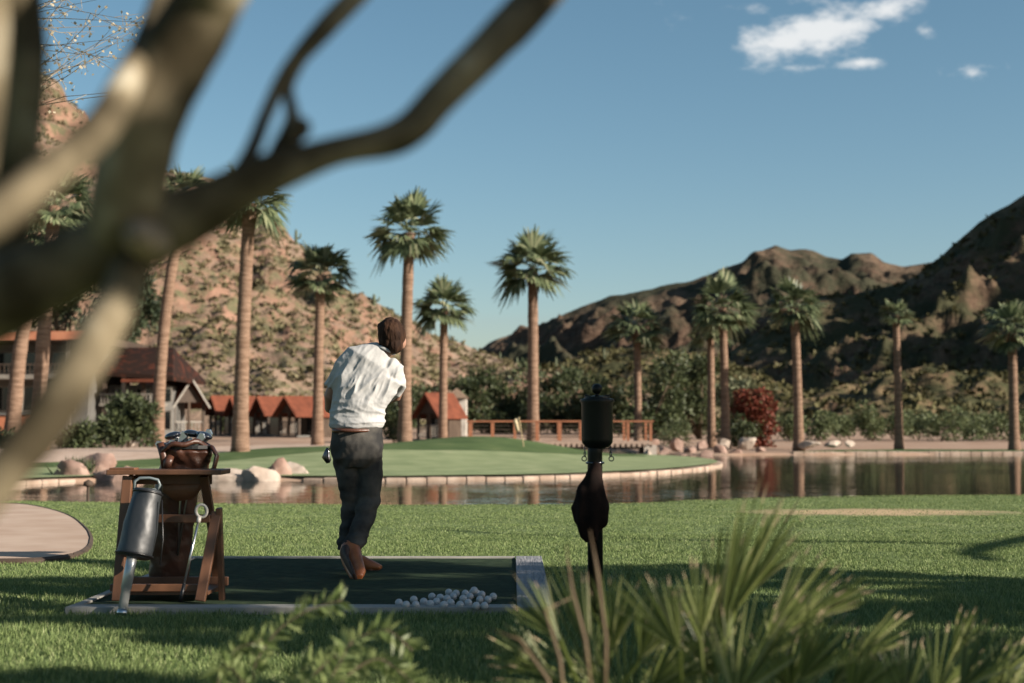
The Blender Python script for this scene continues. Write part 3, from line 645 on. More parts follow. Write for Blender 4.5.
# saguaro cactus on the skylines
M_sag = mat('saguaro_skin', (.07, .09, .045), (.13, .15, .08), rough=.8, scale=3)
def saguaro(px, py, D, h, label, arms=0):
    p = P(px, py, D); k = D/F; H_ = h*k; root = thing('saguaro_cactus', (p.x, D, p.z), label, 'cactus', 'saguaro cacti on the slopes')
    r = max(.22, H_*.055); mb = MB(); mb.tube([(p.x, D, p.z-1.5), (p.x, D, p.z+H_*.5), (p.x, D, p.z+H_*.9), (p.x, D, p.z+H_)], [r, r*1.05, r*.85, r*.3], 10); mb.build('stem', M_sag, root, smooth=True)
    for s in range(arms):
        q = 1 if s % 2 == 0 else -1; mb = MB(); z0 = p.z+H_*(.42+.1*s); mb.tube([(p.x, D, z0), (p.x+q*r*2.2, D, z0+.02*H_), (p.x+q*r*3, D, z0+H_*.12), (p.x+q*r*3, D, z0+H_*.34)], [r*.6, r*.65, r*.6, r*.35], 8); mb.build('arm', M_sag, root, smooth=True)
def surfD(XYZ, px, py):
    """walk the view ray to the hill surface"""
    X, Y, Z = XYZ; u = X[0]/Y[0]; ut = P(px, py, 1).x; j = int(np.argmin(np.abs(u-ut))); e = (Z[:, j]-CAMZ)/Y[:, j]; et = P(px, py, 1).z-CAMZ
    i = np.argmax(e >= et) if (e >= et).any() else int(np.argmax(e)); return float(Y[i, j])
for H_, px, py, h, lab, ar in [(HL, 296, 245, 16, 'saguaro on the skyline above the shorter palm', 1), (HL, 424, 338, 13, 'saguaro on the hill crest left of the small palm', 0), (HL, 374, 306, 12, 'lone saguaro on the crest behind the golfer', 1),
                               (HM, 500, 372, 20, 'tall saguaro on the slope left of the tall lone palm', 1), (HM, 517, 374, 17, 'saguaro beside the left edge of the lone palm trunk', 0), (HM, 556, 372, 15, 'saguaro on the olive slope right of the lone palm', 0), (HM, 604, 362, 14, 'saguaro on the olive crest above the ball washer', 1)]:
    saguaro(px, py, surfD(H_, px, py), h, lab, ar)
# ------------------------------------------------------------------ buildings
M_roof = mat('terracotta_roof', (.13, .042, .024), (.21, .066, .036), rough=.85, scale=2.5, bump=.4, bscale=6, stretch=(1, 1, 1), spec=.15)
M_fascia = mat('roof_edge_paint', (.46, .17, .09), (.52, .22, .12), rough=.7, scale=3)
M_soffit = mat('dark_timber', (.045, .028, .018), (.075, .048, .03), rough=.8, scale=5)
M_brown = mat('brown_stained_boards', (.07, .05, .038), (.12, .088, .065), spec=.1, rough=.85, scale=3, stretch=(4, 4, .5))
M_wall = mat('white_plaster', (.55, .50, .44), (.68, .63, .56), rough=.9, scale=1.2, bump=.1)
M_grey = mat('grey_plaster', (.115, .11, .10), (.16, .155, .14), rough=.9, scale=1.5)
M_orange = mat('orange_plaster', (.45, .15, .07), (.54, .20, .10), rough=.9, scale=1.5)
M_glass = mat('dark_glass', (.012, .015, .016), rough=.08, spec=.6)
M_rail = mat('pale_rail_paint', (.22, .195, .165), (.29, .265, .225), rough=.6, scale=4)
def cabin(px0, px1, D, base, eave, peak, depth, label, gx=.5, wallpx=None, ang=-.35, porch=True):
    """gabled cabin, its open gable towards the pond and turned a little to the left"""
    k = D/F; w = (px1-px0)*k; x = X_((px0+px1)/2, D); z = g1(x, D); He = (base-eave)*k; Hp = (base-peak)*k
    r = thing('cabin', (x, D, z), label, 'cabin', 'small red roofed cabins'); r.rotation_euler = (0, 0, 0)
    Mr = Matrix.Rotation(ang, 3, 'Z')
    def T(a, b, c): return Vector((x, D, z)) + Mr@Vector((a, b, c))
    hw = w*.46; mb = MB()      # solid room at the back, open porch in front
    pd = depth*.4 if porch else .1
    vs = [T(-hw, pd, 0), T(hw, pd, 0), T(hw, depth, 0), T(-hw, depth, 0), T(-hw, pd, He), T(hw, pd, He), T(hw, depth, He), T(-hw, depth, He), T(0, pd, Hp*.96), T(0, depth, Hp*.96)]
    mb.add(vs, [(0, 1, 5, 8, 4), (3, 7, 9, 6, 2), (0, 4, 7, 3), (1, 2, 6, 5), (0, 3, 2, 1), (4, 8, 9, 7), (5, 6, 9, 8)]); mb.build('wall', M_brown, r)
    ow = w*.56; zz = He-(ow-hw)*(Hp-He)/hw
    for s in (-1, 1):
        t = .12; mb = MB(); a0, a1, b0, b1 = T(0, -.3, Hp), T(0, depth+.3, Hp), T(s*ow, -.3, zz), T(s*ow, depth+.3, zz); up = Vector((0, 0, t))
        q = [a0, a1, b1, b0, a0+up, a1+up, b1+up, b0+up]; mb.add(q, [(0, 3, 2, 1) if s > 0 else (0, 1, 2, 3), (4, 5, 6, 7) if s > 0 else (4, 7, 6, 5), (0, 1, 5, 4), (1, 2, 6, 5), (2, 3, 7, 6), (3, 0, 4, 7)]); mb.build('roof', M_roof, r)
    mb = MB()
    for s in (-1, 1): mb.beam(T(0, -.34, Hp+.02), T(s*ow, -.34, zz+.02), .10, .06, ref=Mr@Vector((0, 1, 0)))
    mb.build('roof_edge', M_rail if ang > 0 else M_roof, r)
    mb = MB(); mb.add([T(-hw*.9, .02, He+.05), T(hw*.9, .02, He+.05), T(0, .02, Hp*.95), T(-hw*.9, .14, He+.05), T(hw*.9, .14, He+.05), T(0, .14, Hp*.95)], [(0, 1, 2), (5, 4, 3), (0, 3, 4, 1), (1, 4, 5, 2), (2, 5, 3, 0)]); mb.build('gable', M_soffit, r)
    mb = MB(); mb.box(T(0, pd-.02, He*.45), (hw*1.5, .04, He*.8), ang); mb.build('glass_door', M_glass, r)
    mb = MB(); mb.box(T(-hw*.45, -.0, .5), (.7, .04, .5), ang)
    if porch:
        for s in (-1, 0, 1):
            mb = MB(); mb.box(T(s*hw*.97, .05, (He+.1*(s == 0)*1)/2), (.13, .13, He), ang); mb.build('post', M_soffit if s else M_brown, r)
        mb = MB(); mb.box(T(0, .05, .85), (hw*1.9, .06, .07), ang); mb.box(T(0, .05, .2), (hw*1.9, .05, .06), ang)
        for i in range(9): mb.box(T(-hw*.9+i*hw*.225, .05, .5), (.04, .04, .66), ang)
        mb.build('railing', M_rail, r)
        mb = MB(); mb.box(T(0, .3, .04), (w, .9, .1), ang); mb.build('porch_floor', M_grey, r)
    return r
cabin(172, 207, 78, 437, 403, 379, 7, 'two storey cabin with a steep red gable beside the leaning palm', ang=.62)
cabin(205, 226, 88, 441, 418, 403, 2.6, 'small cabin left of the tall thick palm', ang=-.8)
cabin(224, 246, 86, 440, 418, 403, 2.6, 'small cabin half behind the tall thick palm', ang=-.8)
cabin(249, 274, 84, 440, 417, 402, 2.6, 'small cabin with a dark porch just right of the tall thick palm', ang=-.8)
cabin(272, 306, 80, 440, 417, 401, 2.8, 'rightmost cabin of the left row beside the shorter palm', ang=-.75)
cabin(412, 446, 78, 438, 412, 392, 1.7, 'dark porched cabin between the two palms right of the golfer', ang=-.7)
# white stone side building beside the last cabin
def hut(px, D, w, h, label):
    k = D/F; x = X_(px, D); z = g1(x, D); W_, H_ = w*k, h*k; r = thing('stone_hut', (x, D, z), label, 'hut')
    mb = MB(); mb.box((x, D+1.2, z+H_/2), (W_, 2.4, H_)); mb.build('wall', mat('pale_stone_wall', (.42, .38, .33), (.62, .57, .50), rough=.95, scale=3, bump=.8, bscale=4), r)
    mb = MB(); a = H_; mb.add([(x-W_*.62, D-.3, z+a), (x+W_*.62, D-.3, z+a), (x+W_*.62, D+2.8, z+a), (x-W_*.62, D+2.8, z+a), (x, D+1.2, z+a*1.28)], [(0, 1, 4), (1, 2, 4), (2, 3, 4), (3, 0, 4), (3, 2, 1, 0)]); mb.build('roof', mat('thatch_brown', (.22, .14, .09), (.30, .20, .13), scale=8, rough=.9), r)
    f = MB(); f.box((x+W_*.05, D-.02, z+H_*.45), (W_*.2, .06, H_*.5)); f.build('window', M_glass, r)
hut(456, 84, 20, 38, 'pale stone hut with a brown roof right of the dark cabin')
# the lodge on the left
def lodge():
    D = 72; k = D/F; x0, x1 = X_(-160, D), X_(88, D); z = g1(X_(40, D), D); cx = (x0+x1)/2
    r = thing('lodge', (cx, D, z), 'long two storey grey lodge with an orange roof edge behind the left palms', 'building')
    Zp = lambda py, d=D: P(512, py, d).z
    top = Zp(344); mb = MB(); mb.box((cx, D+4, (z+top)/2-.1), (x1-x0, 8, top-z+.2)); mb.build('wall', M_grey, r)
    mb = MB(); mb.box((cx, D+3, Zp(340)), (x1-x0+1.6, 11.5, .38)); rf = mb.build('roof', M_soffit, r)
    mb = MB(); mb.box((cx, D-2.82, Zp(339)), (x1-x0+1.7, .12, .42)); mb.build('roof_edge', M_fascia, rf)
    for i in range(8):
        xa = x0+1.1+i*(x1-x0-1.4)/8
        for (a, b) in ((352, 372), (386, 412)):
            m = MB(); m.box((xa+.45, D-.01, (Zp(a)+Zp(b))/2), (1.15, .06, abs(Zp(a)-Zp(b)))); w_ = m.build('window', M_rail, r)
            m = MB(); m.box((xa+.45, D-.05, (Zp(a)+Zp(b))/2), (1.0, .05, abs(Zp(a)-Zp(b))*.88)); m.build('pane', M_glass, w_)
    m = MB(); m.box((cx, D-1.0, Zp(378)), (x1-x0, 2.0, .22)); m.build('balcony_floor', M_rail, r)
    m = MB(); m.box((cx, D-1.95, Zp(366)), (x1-x0, .06, .07))
    for i in range(60): m.box((x0+i*(x1-x0)/60, D-1.95, Zp(372)), (.035, .035, Zp(366)-Zp(378)))
    m.build('balcony_railing', M_soffit, r)
    for i in range(6): m = MB(); m.box((x0+.6+i*(x1-x0-1)/5, D-1.9, (z+Zp(342))/2), (.18, .18, Zp(342)-z)); m.build('post', M_rail, r)
    return r
lodge()
def terrace():
    D = 60; k = D/F; x0, x1 = X_(-120, D), X_(32, D); x = (x0+x1)/2; z = g1(0, 58)*0+g1(X_(0, D), D); zt = P(0, 415, D).z; zb = z-.1
    r = thing('terrace_wall', (x, D, z), 'low orange plastered terrace wall in front of the lodge at the left edge', 'wall')
    m = MB(); m.box((x, D, (zt+zb)/2), (x1-x0, .4, zt-zb)); m.build('wall', M_orange, r)
    m = MB(); m.box((x, D, zt+.04), (x1-x0+.1, .55, .1)); m.build('coping', M_grey, r)
terrace()
def wing():
    """the lodge's wing with a big hipped red roof seen right of the lower branch"""
    D = 75; k = D/F; x0, x1 = X_(104, D), X_(176, D); z = g1(X_(130, D), D); Zp = lambda py: P(512, py, D).z
    cx = (x0+x1)/2; r = thing('lodge_wing', (cx, D, z), 'lodge wing with a wide dark red overhanging roof behind the leaning palm', 'building')
    m = MB(); m.box((cx-.2, D+2.5, (z+Zp(385))/2), (x1-x0-.9, 5, Zp(385)-z)); m.build('wall', M_grey, r)
    m = MB(); hw = (x1-x0)/2; zt, ze, zl = Zp(346), Zp(372), Zp(378)
    vs = [(cx-hw, D-2, ze), (cx+hw+.3, D-2, ze-.3), (cx+hw+.3, D+6, ze-.3), (cx-hw, D+6, ze), (cx-hw, D+1.5, zt), (cx+hw*.72, D+1.5, zt)]
    vs += [(a, b, c-.22) for a, b, c in vs]
    m.add(vs, [(0, 1, 5, 4), (1, 2, 5), (2, 3, 4, 5), (3, 0, 4), (6, 10, 11, 7), (7, 11, 8), (8, 11, 10, 9), (9, 10, 6), (0, 6, 7, 1), (1, 7, 8, 2), (2, 8, 9, 3), (3, 9, 6, 0)]); m.build('roof', mat('dark_red_tiles', (.028, .016, .012), (.12, .036, .02), rough=.7, scale=2.2, bump=.5, bscale=7, lo=.52, hi=.72, spec=.08), r)
    for i in range(4): m = MB(); m.box((x0+.5+i*(x1-x0-.8)/3, D-1.6, (z+ze)/2), (.2, .2, ze-z-.1)); m.build('post', M_rail if i % 2 else M_soffit, r)
    for a, b in ((388, 402), (410, 430)):
        for i in range(3):
            m = MB(); m.box((x0+1+i*1.1, D-.02, (Zp(a)+Zp(b))/2), (.8, .08, Zp(a)-Zp(b))); w_ = m.build('window', M_rail, r)
            m = MB(); m.box((x0+1+i*1.1, D-.07, (Zp(a)+Zp(b))/2), (.68, .05, (Zp(a)-Zp(b))*.86)); m.build('pane', M_glass, w_)
    m = MB(); m.box((cx, D-1.2, Zp(405)), (x1-x0-.6, 1.3, .16)); m.build('balcony_floor', M_rail, r)
    m = MB(); m.box((cx, D-1.85, Zp(395)), (x1-x0-.6, .06, .07))
    for i in range(18): m.box((x0+.4+i*(x1-x0-.8)/18, D-1.85, Zp(400)), (.035, .035, Zp(395)-Zp(405)))
    m.build('balcony_railing', M_rail, r)
    m = MB(); m.box((cx+hw*.35, D-2.0, Zp(382)), (hw*1.0, 1.2, .16)); m.build('awning', M_roof, r)
wing()

# ------------------------------------------------------------------ bridge, flag, rocks
M_wood_o = mat('orange_stained_wood', (.30, .11, .05), (.42, .17, .08), rough=.7, scale=8, stretch=(.3, 3, 3))
M_deck = mat('weathered_planks', (.36, .26, .20), (.48, .36, .28), rough=.9, scale=6, stretch=(6, .4, 1))
def bridge():
    D0 = 57; x0, x1 = X_(468, D0), X_(652, D0); z = .22; r = thing('footbridge', ((x0+x1)/2, D0, z), 'wooden footbridge with orange rails crossing the channel behind the green', 'bridge')
    zt = P(0, 422, D0).z; zd = P(0, 441, D0).z; xm = (x0+x1)/2; Lx = x1-x0
    m = MB(); m.box((xm, D0+1.0, zd-.07), (Lx, 2.1, .10)); m.build('deck', M_deck, r)
    for yy in (D0, D0+2.0):
        m = MB(); m.box((xm, yy, zd-.22), (Lx, .14, .2)); m.build('beam', M_soffit, r)
    m = MB()
    for i in range(34): m.box((x0+.1+i*(Lx-.2)/33, D0+1, zd-.17), (.13, 2.5, .13))
    m.build('joists', M_deck, r)
    n = 9
    for yy in (D0-.02, D0+2.02):
        for i in range(n): m = MB(); m.box((x0+.07+i*(Lx-.14)/(n-1), yy, (zt+zd)/2), (.11, .1, zt-zd)); m.build('post', M_wood_o, r)
        m = MB(); m.box((xm, yy, zt+.03), (Lx+.1, .16, .06)); m.build('top_rail', M_wood_o, r)
        m = MB()
        for i in range(1, 5): m.box((xm, yy+.01, zd+(zt-zd)*i/5), (Lx, .02, .022))
        m.build('cable_rails', M_soffit, r)
    for xx in (x0+.2, x1-.1):
        m = MB(); m.box((xx, D0+1, zd-.62), (.5, 2.5, .9)); m.build('abutment', mat('pale_block', (.50, .42, .35), (.60, .52, .44), rough=.9, scale=4), r)
bridge()
def flag():
    D = 43; p = P(524, 456, D); x = p.x; z = float(Gb(np.array([x]), np.array([D]))[0]); r = thing('golf_flag', (x, D, z), 'small cream flag on a thin pole planted in the green', 'flag')
    zt = P(0, 417, D).z; xt = X_(519, D)
    m = MB(); m.tube([(x, D, z-.05), (xt, D, zt)], .014, 8); m.build('pole', mat('flag_pole_paint', (.5, .38, .2), rough=.5), r)
    nx, nz = 7, 5; m = MB(); w, h = .16, .42; vs = []
    for j in range(nz):
        for i in range(nx):
            u = i/(nx-1); vv_ = j/(nz-1); vs.append((xt-.01-u*w*(1-vv_*.3)+.02*vv_, D+.03*math.sin(u*6+vv_*3), zt-vv_*h-u*.1*(1-vv_)))
    fs = [(j*nx+i, j*nx+i+1, (j+1)*nx+i+1, (j+1)*nx+i) for j in range(nz-1) for i in range(nx-1)]; m.add(vs, fs)
    o = m.build('flag', mat('cream_cloth', (.62, .50, .30), (.7, .58, .38), rough=.8, scale=8), r, smooth=True); s = o.modifiers.new('t', 'SOLIDIFY'); s.thickness = .004
flag()
M_rk1 = mat('pink_sandstone', (.26, .165, .13), (.44, .315, .26), rough=.95, scale=2.5, bump=.7, bscale=7, spec=.15, bdist=.03)
M_rk2 = mat('pale_sandstone', (.38, .30, .24), (.60, .51, .43), rough=.95, scale=2.5, bump=.7, bscale=7, spec=.15, bdist=.03)
def rock(px, py, D, w, h, label, m=None, seed=0, group=None, depth=None, name='boulder', cat='boulder'):
    """w,h in photo pixels; (px,py) foot centre"""
    k = D/F*(.78 if D > 50 else 1); x = X_(px, D); rng = np.random.RandomState(seed+900); b = MB(); W_, H_ = w*k/2, h*k*.62; Dp = (depth or w*.75)*k/2
    z = P(px, py, D).z; b.ball((0, 0, 0), 1, 26, 18); v = np.array(b.v)
    planes = rng.normal(size=(13, 3)); planes /= np.linalg.norm(planes, axis=1, keepdims=True)
    for q in planes: 
        dd = v@q; lim = rng.uniform(.42, .78); v = v-np.maximum(dd-lim, 0)[:, None]*q*.92
    v = v*(1++.16*fbm(v[:, 0]*2.5+seed, v[:, 2]*2.5+v[:, 1], 5, 3))[:, None]
    a = rng.uniform(0, 3); v = v*np.array([W_*1.32, Dp*1.15, H_*1.25]); v += np.array([x, D, z+H_*.62])
    o = raw(name, v, b.f, m or M_rk1, smooth=True); o.location = (0, 0, 0)
    # set the base as the object's own origin
    off = Vector((x, D, z)); o.data.transform(Matrix.Translation(-off)); o.location = off
    s = o.modifiers.new('edges', 'EDGE_SPLIT'); s.split_angle = R(24)
    tag(o, label, cat, group); return o
RG = 'boulders along the pond'
for i, a in enumerate([(70, 489, 30.3, 34, 25, 'small pink boulder at the left end of the left boulder group', M_rk1), (96, 489, 30.9, 42, 37, 'tallest pink boulder of the left boulder group', M_rk1), (118, 492, 29.9, 52, 31, 'wide pink boulder touching the water under the wooden stand\'s left end', M_rk1), (108, 492, 29.7, 22, 16, 'dark gapped small boulder in front of the tallest pink boulder', M_rk1), (136, 491, 30.4, 26, 24, 'boulder just left of the wooden stand behind the bag tube', M_rk1),
        (231, 491, 30.0, 46, 27, 'long flat pale slab boulder just right of the wooden stand', M_rk2), (252, 492, 29.7, 20, 12, 'low dark-shaded boulder at the water between the pale slab and the pile', M_rk1), (266, 492, 29.8, 42, 25, 'large pale boulder in the middle of the right pile', M_rk2), (280, 488, 30.6, 28, 28, 'pink boulder standing behind the pale ones in the right pile', M_rk1), (297, 481, 31.2, 32, 17, 'pale rounded boulder at the top right of the pile', M_rk2), (291, 490, 29.8, 16, 8, 'small low stone at the right end of the pile by the kerb', M_rk2),
        (648, 458, 54.0, 12, 10, 'block shaped pale stone at the bridge end', M_rk2), (664, 455, 56, 18, 12, 'pink stone right of the bridge end', M_rk1), (676, 450, 58.5, 16, 14, 'upright pink stone in the rock pile near the bridge', M_rk1), (690, 455, 56.5, 20, 12, 'flat pink stone in the middle of the rock pile', M_rk1), (700, 449, 59, 14, 11, 'small pink stone under the thin palm', M_rk1), (706, 458, 55, 18, 12, 'pink stone at the water under the thin palm', M_rk1), (720, 456, 56.0, 20, 13, 'rounded pink stone below the bushy palm', M_rk1), (724, 447, 58.5, 16, 12, 'pale stone touching the foot of the bushy palm', M_rk2), (745, 448, 58, 26, 15, 'largest pale boulder right of the bushy palm', M_rk2), (760, 452, 57, 14, 8, 'small boulder right of the largest pale boulder', M_rk1), (736, 456, 56, 18, 9, 'low pink stone at the waterline under the largest pale boulder', M_rk1), (683, 458, 55.2, 16, 7, 'low stone at the waterline left of the thin palm', M_rk1),
        (808, 447, 59.5, 26, 9, 'long pale stone right of the far shore palm trunk', M_rk2), (832, 447, 59.5, 22, 8, 'second pale stone in the row right of the far shore palm', M_rk2), (848, 446, 59.5, 12, 7, 'last small pale stone in the row on the far shore', M_rk2), (652, 447, 60, 14, 12, 'shaded stone behind the bridge end', M_rk1), (130, 447, 52, 12, 7, 'small stone on the gravel in front of the leafy shrub', M_rk2), (44, 466, 37, 9, 6, 'small pale stone on the path edge at the left', M_rk2)]):
    rock(*a[:6], m=a[6], seed=i, group=RG)
# reedy tuft between the left boulders
rng = np.random.RandomState(5); n = 260; c = np.stack([X_(82, 30.6)+rng.normal(size=n)*.16, 30.5+rng.normal(size=n)*.1, np.full(n, -.15)], 1); d = np.stack([rng.normal(size=n)*.35, rng.normal(size=n)*.3, np.ones(n)], 1)
v, f = leaves_np(c, d, .30+.25*rng.rand(n), .035, rng); tag(raw('reed_tuft', v, f, L_olive), 'green reedy tuft growing at the waterline between the left boulders', 'plant')
# path light stake on the left lawn
def stake():
    D = 19.6; x = X_(90, D); z = g1(x, D); r = thing('stake_light', (x, D, z), 'thin dark stake light standing in the left lawn in front of the boulders', 'stake light')
    zt = P(0, 487, D).z; m = MB(); m.tube([(x, D, z-.05), (x, D, zt)], .02, 8); m.build('pole', M_soffit, r)
    m = MB(); m.lathe((x, D, zt), [(.02, 0), (.07, .02), (.06, .07), (.01, .1)], 12); m.build('lamp_head', M_soffit, r, smooth=True)
stake()
# ------------------------------------------------------------------ tee pad, path, grass
def cpath():
    pts = [(-340, 17.8), (-220, 17.8), (-100, 17.8), (0, 17.7), (42, 17.0), (72, 15.2), (88, 13.4), (93, 12.3), (90, 11.4), (75, 10.75), (45, 10.4), (0, 10.3), (-70, 10.3), (-150, 10.3), (-340, 10.3)]
    m_ = mat('sandy_concrete', (.50, .36, .27), (.60, .46, .36), rough=.9, scale=2, bump=.25, bscale=90, spec=.2, bdist=.005)
    A = np.array([(X_(px, D), D) for px, D in pts[:8]]); B = np.array([(X_(px, D), D) for px, D in pts[7:]])[::-1]
    A = cr(A, 10); B = cr(B, 10); strip('path', B, A, m_, .035, n=90, m=14)
    l = np.concatenate([resam(B, 90), resam(A, 90)[::-1]]); mb = MB()
    q = [(p[0], p[1], g1(p[0], p[1])+.012) for p in l if p[0] > -20]; q = [q[i] for i in range(len(q)) if i == 0 or (Vector(q[i])-Vector(q[i-1])).length > .03]
    mb.tube(q, .03, 6); o = mb.build('path_edging', M_soffit); o['kind'] = 'structure'
cpath()
# tee pad
TX0, TX1, TY0, TY1 = -2.36, .215, 7.58, 10.52
def teepad():
    r = thing('tee_mat', ((TX0+TX1)/2, (TY0+TY1)/2, 0), 'rectangular green tee mat framed with grey boards under the golfer', 'tee mat')
    m_b = mat('weathered_board', (.20, .205, .22), (.32, .32, .33), rough=.8, scale=5, bump=.5, stretch=(8, .6, 1), bscale=10)
    m_g = mat('beige_board', (.30, .29, .26), (.42, .40, .36), rough=.85, scale=4, bump=.4, stretch=(.6, 8, 1), bscale=10)
    mt = mat('artificial_turf', (.025, .045, .025), (.05, .075, .04), rough=.9, scale=14, bump=.8, bscale=220, bdist=.01, spec=.1)
    bw = .19; xm = TX1-bw
    m = MB(); m.box(((TX0+.05+xm)/2, (TY0+.13+TY1-.06)/2, .012), (xm-TX0-.05, TY1-TY0-.19, .03)); m.build('turf', mt, r)
    m = MB(); n = 8
    for i in range(n):
        y0 = TY0+(TY1-TY0)*i/n; m.box((xm+bw/2+.002, y0+(TY1-TY0)/n/2, .018), (bw, (TY1-TY0)/n-.006, .045))
    m.build('side_boards', m_b, r, bevel=.003)
    m = MB(); m.box(((TX0+xm)/2-.003, TY0+.065, .018), (xm-TX0, .13, .042)); m.build('front_board', m_g, r, bevel=.003)
    m = MB(); m.box(((TX0+xm)/2-.003, TY1-.03, .018), (xm-TX0, .06, .042)); m.build('rear_board', m_g, r, bevel=.003)
    m = MB(); m.box((TX0+.025, (TY0+TY1)/2+.035, .0175), (.05, TY1-TY0-.20, .041)); m.build('left_board', m_g, r, bevel=.003)
teepad()
L_grass = leafmat('grass_blade', (.105, .165, .055), (.29, .37, .14), rough=.6, trans=.28, spec=.12, c3=(.44, .48, .24))
PATHP = None
def grass(name, x0f, x1f, y0, y1, n, L_, W_, seed, label, avoid=True):
    rng = np.random.RandomState(seed); t = rng.rand(n); y = y0+(y1-y0)*t**1.0; x = (x0f+(x1f-x0f)*rng.rand(n))*(y*.40+.3)
    k = np.ones(n, bool)
    if avoid: k &= ~((x > TX0-.01) & (x < TX1+.01) & (y > TY0-.01) & (y < TY1+.01))
    k &= ~((y > 10.25) & (y < 17.9) & (x < -.9-.0*y) & (sdf(x, y, CP) > -.02))
    k &= sdf(x, y) < -.02
    q = ((x-WORN[0])/WORN[2])**2+((y-WORN[1])/WORN[3])**2; k &= (q > 1.1) | (rng.rand(n) < .15)
    cl = fbm(x*2.2, y*2.2, 3, 4); k &= rng.rand(n) < (.72+.5*cl)
    x, y = x[k], y[k]; m = len(x); z = Gb(x, y)-.004
    wind = fbm(x*3, y*3, 2, 7); d = np.stack([rng.normal(size=m)*.42+.35*wind, rng.normal(size=m)*.42, np.ones(m)], 1); l = L_*(.55+.75*rng.rand(m))*(1+.5*cl[k])
    v, f = leaves_np(np.stack([x, y, z], 1), d, l, W_, rng); o = raw(name, v, f, L_grass); tag(o, label, 'grass', kind='stuff')
CP = np.array([(-30, 17.8), (-6.4, 17.8), (-5.62, 17.0), (-4.7, 15.2), (-4.0, 13.4), (-3.62, 12.3), (-3.4, 11.4), (-3.3, 10.75), (-3.43, 10.4), (-3.7, 10.3), (-30, 10.3)])
grass('grass', -1, 1, 4.6, 8.4, 230000, .042, .0045, 1, 'thick short lawn grass in the foreground below the tee mat')
grass('grass', -1, 1, 8.4, 13.0, 300000, .026, .0050, 2, 'lawn grass around and behind the tee mat')
grass('grass', -1, 1, 13.0, 20.5, 300000, .016, .008, 3, 'sunlit lawn grass between the tee mat and the pond')

# ------------------------------------------------------------------ golf balls
M_ball = mat('white_ball', (.56, .57, .58), rough=.35, spec=.5, bump=.5, bscale=220, scale=50, bdist=.002)
b = MB(); b.ball((0, 0, 0), .0213, 16, 10); ball0 = b.build('golf_ball', M_ball, None, smooth=True)
zf = .034; bl = [(400, 598), (408, 600), (417, 600), (424, 597), (414, 595), (431, 599), (438, 597), (433, 592), (444, 600), (447, 594), (441, 593), (452, 598), (454, 592), (460, 600), (463, 594), (469, 598), (471, 592), (477, 601), (480, 595), (484, 601), (488, 595), (494, 592), (473, 588), (465, 589), (477, 589), (457, 589), (450, 588), (482, 590)]
pos = []
for i, (px, py) in enumerate(bl):
    D = F*(1-zf-.02)/(py+2-425); x = X_(px, D)+.004*math.sin(i*5); pos.append([x, D])
pos = np.array(pos)
for _ in range(60):       # push touching balls apart
    for i in range(len(pos)):
        for j in range(i):
            d = pos[i]-pos[j]; l = np.hypot(*d)
            if l < .0428: s = d/(l+1e-6)*(.0429-l)/2; pos[i] += s; pos[j] -= s
lab = {0: 'leftmost ball, lying apart at the left end of the loose pile', 1: 'second ball from the left end of the pile', 21: 'rightmost ball beside the grey side boards'}
P3 = [(p[0], p[1], zf+.0213-.006) for p in pos]
tops = []                 # four balls riding on top in the hollow between neighbours
for a_, b_, c_ in [(16, 18, 22)]:
    q = (pos[a_]+pos[b_]+pos[c_])/3; dm = min(np.hypot(*(q-p)) for p in pos); hz = math.sqrt(max(.0427**2-dm*dm, .0001)); tops.append((q[0], q[1], P3[0][2]+hz))
for i, p in enumerate(P3+tops):
    o = ball0 if i == 0 else ball0.copy()
    if i: COL.objects.link(o)
    o.location = p; o.rotation_euler = (i, i*2, 0)
    tag(o, lab.get(i, 'white ball lying in the loose pile on the tee mat' if i < len(P3) else 'white ball riding on top of the pile'), 'golf ball', 'golf balls piled on the mat')

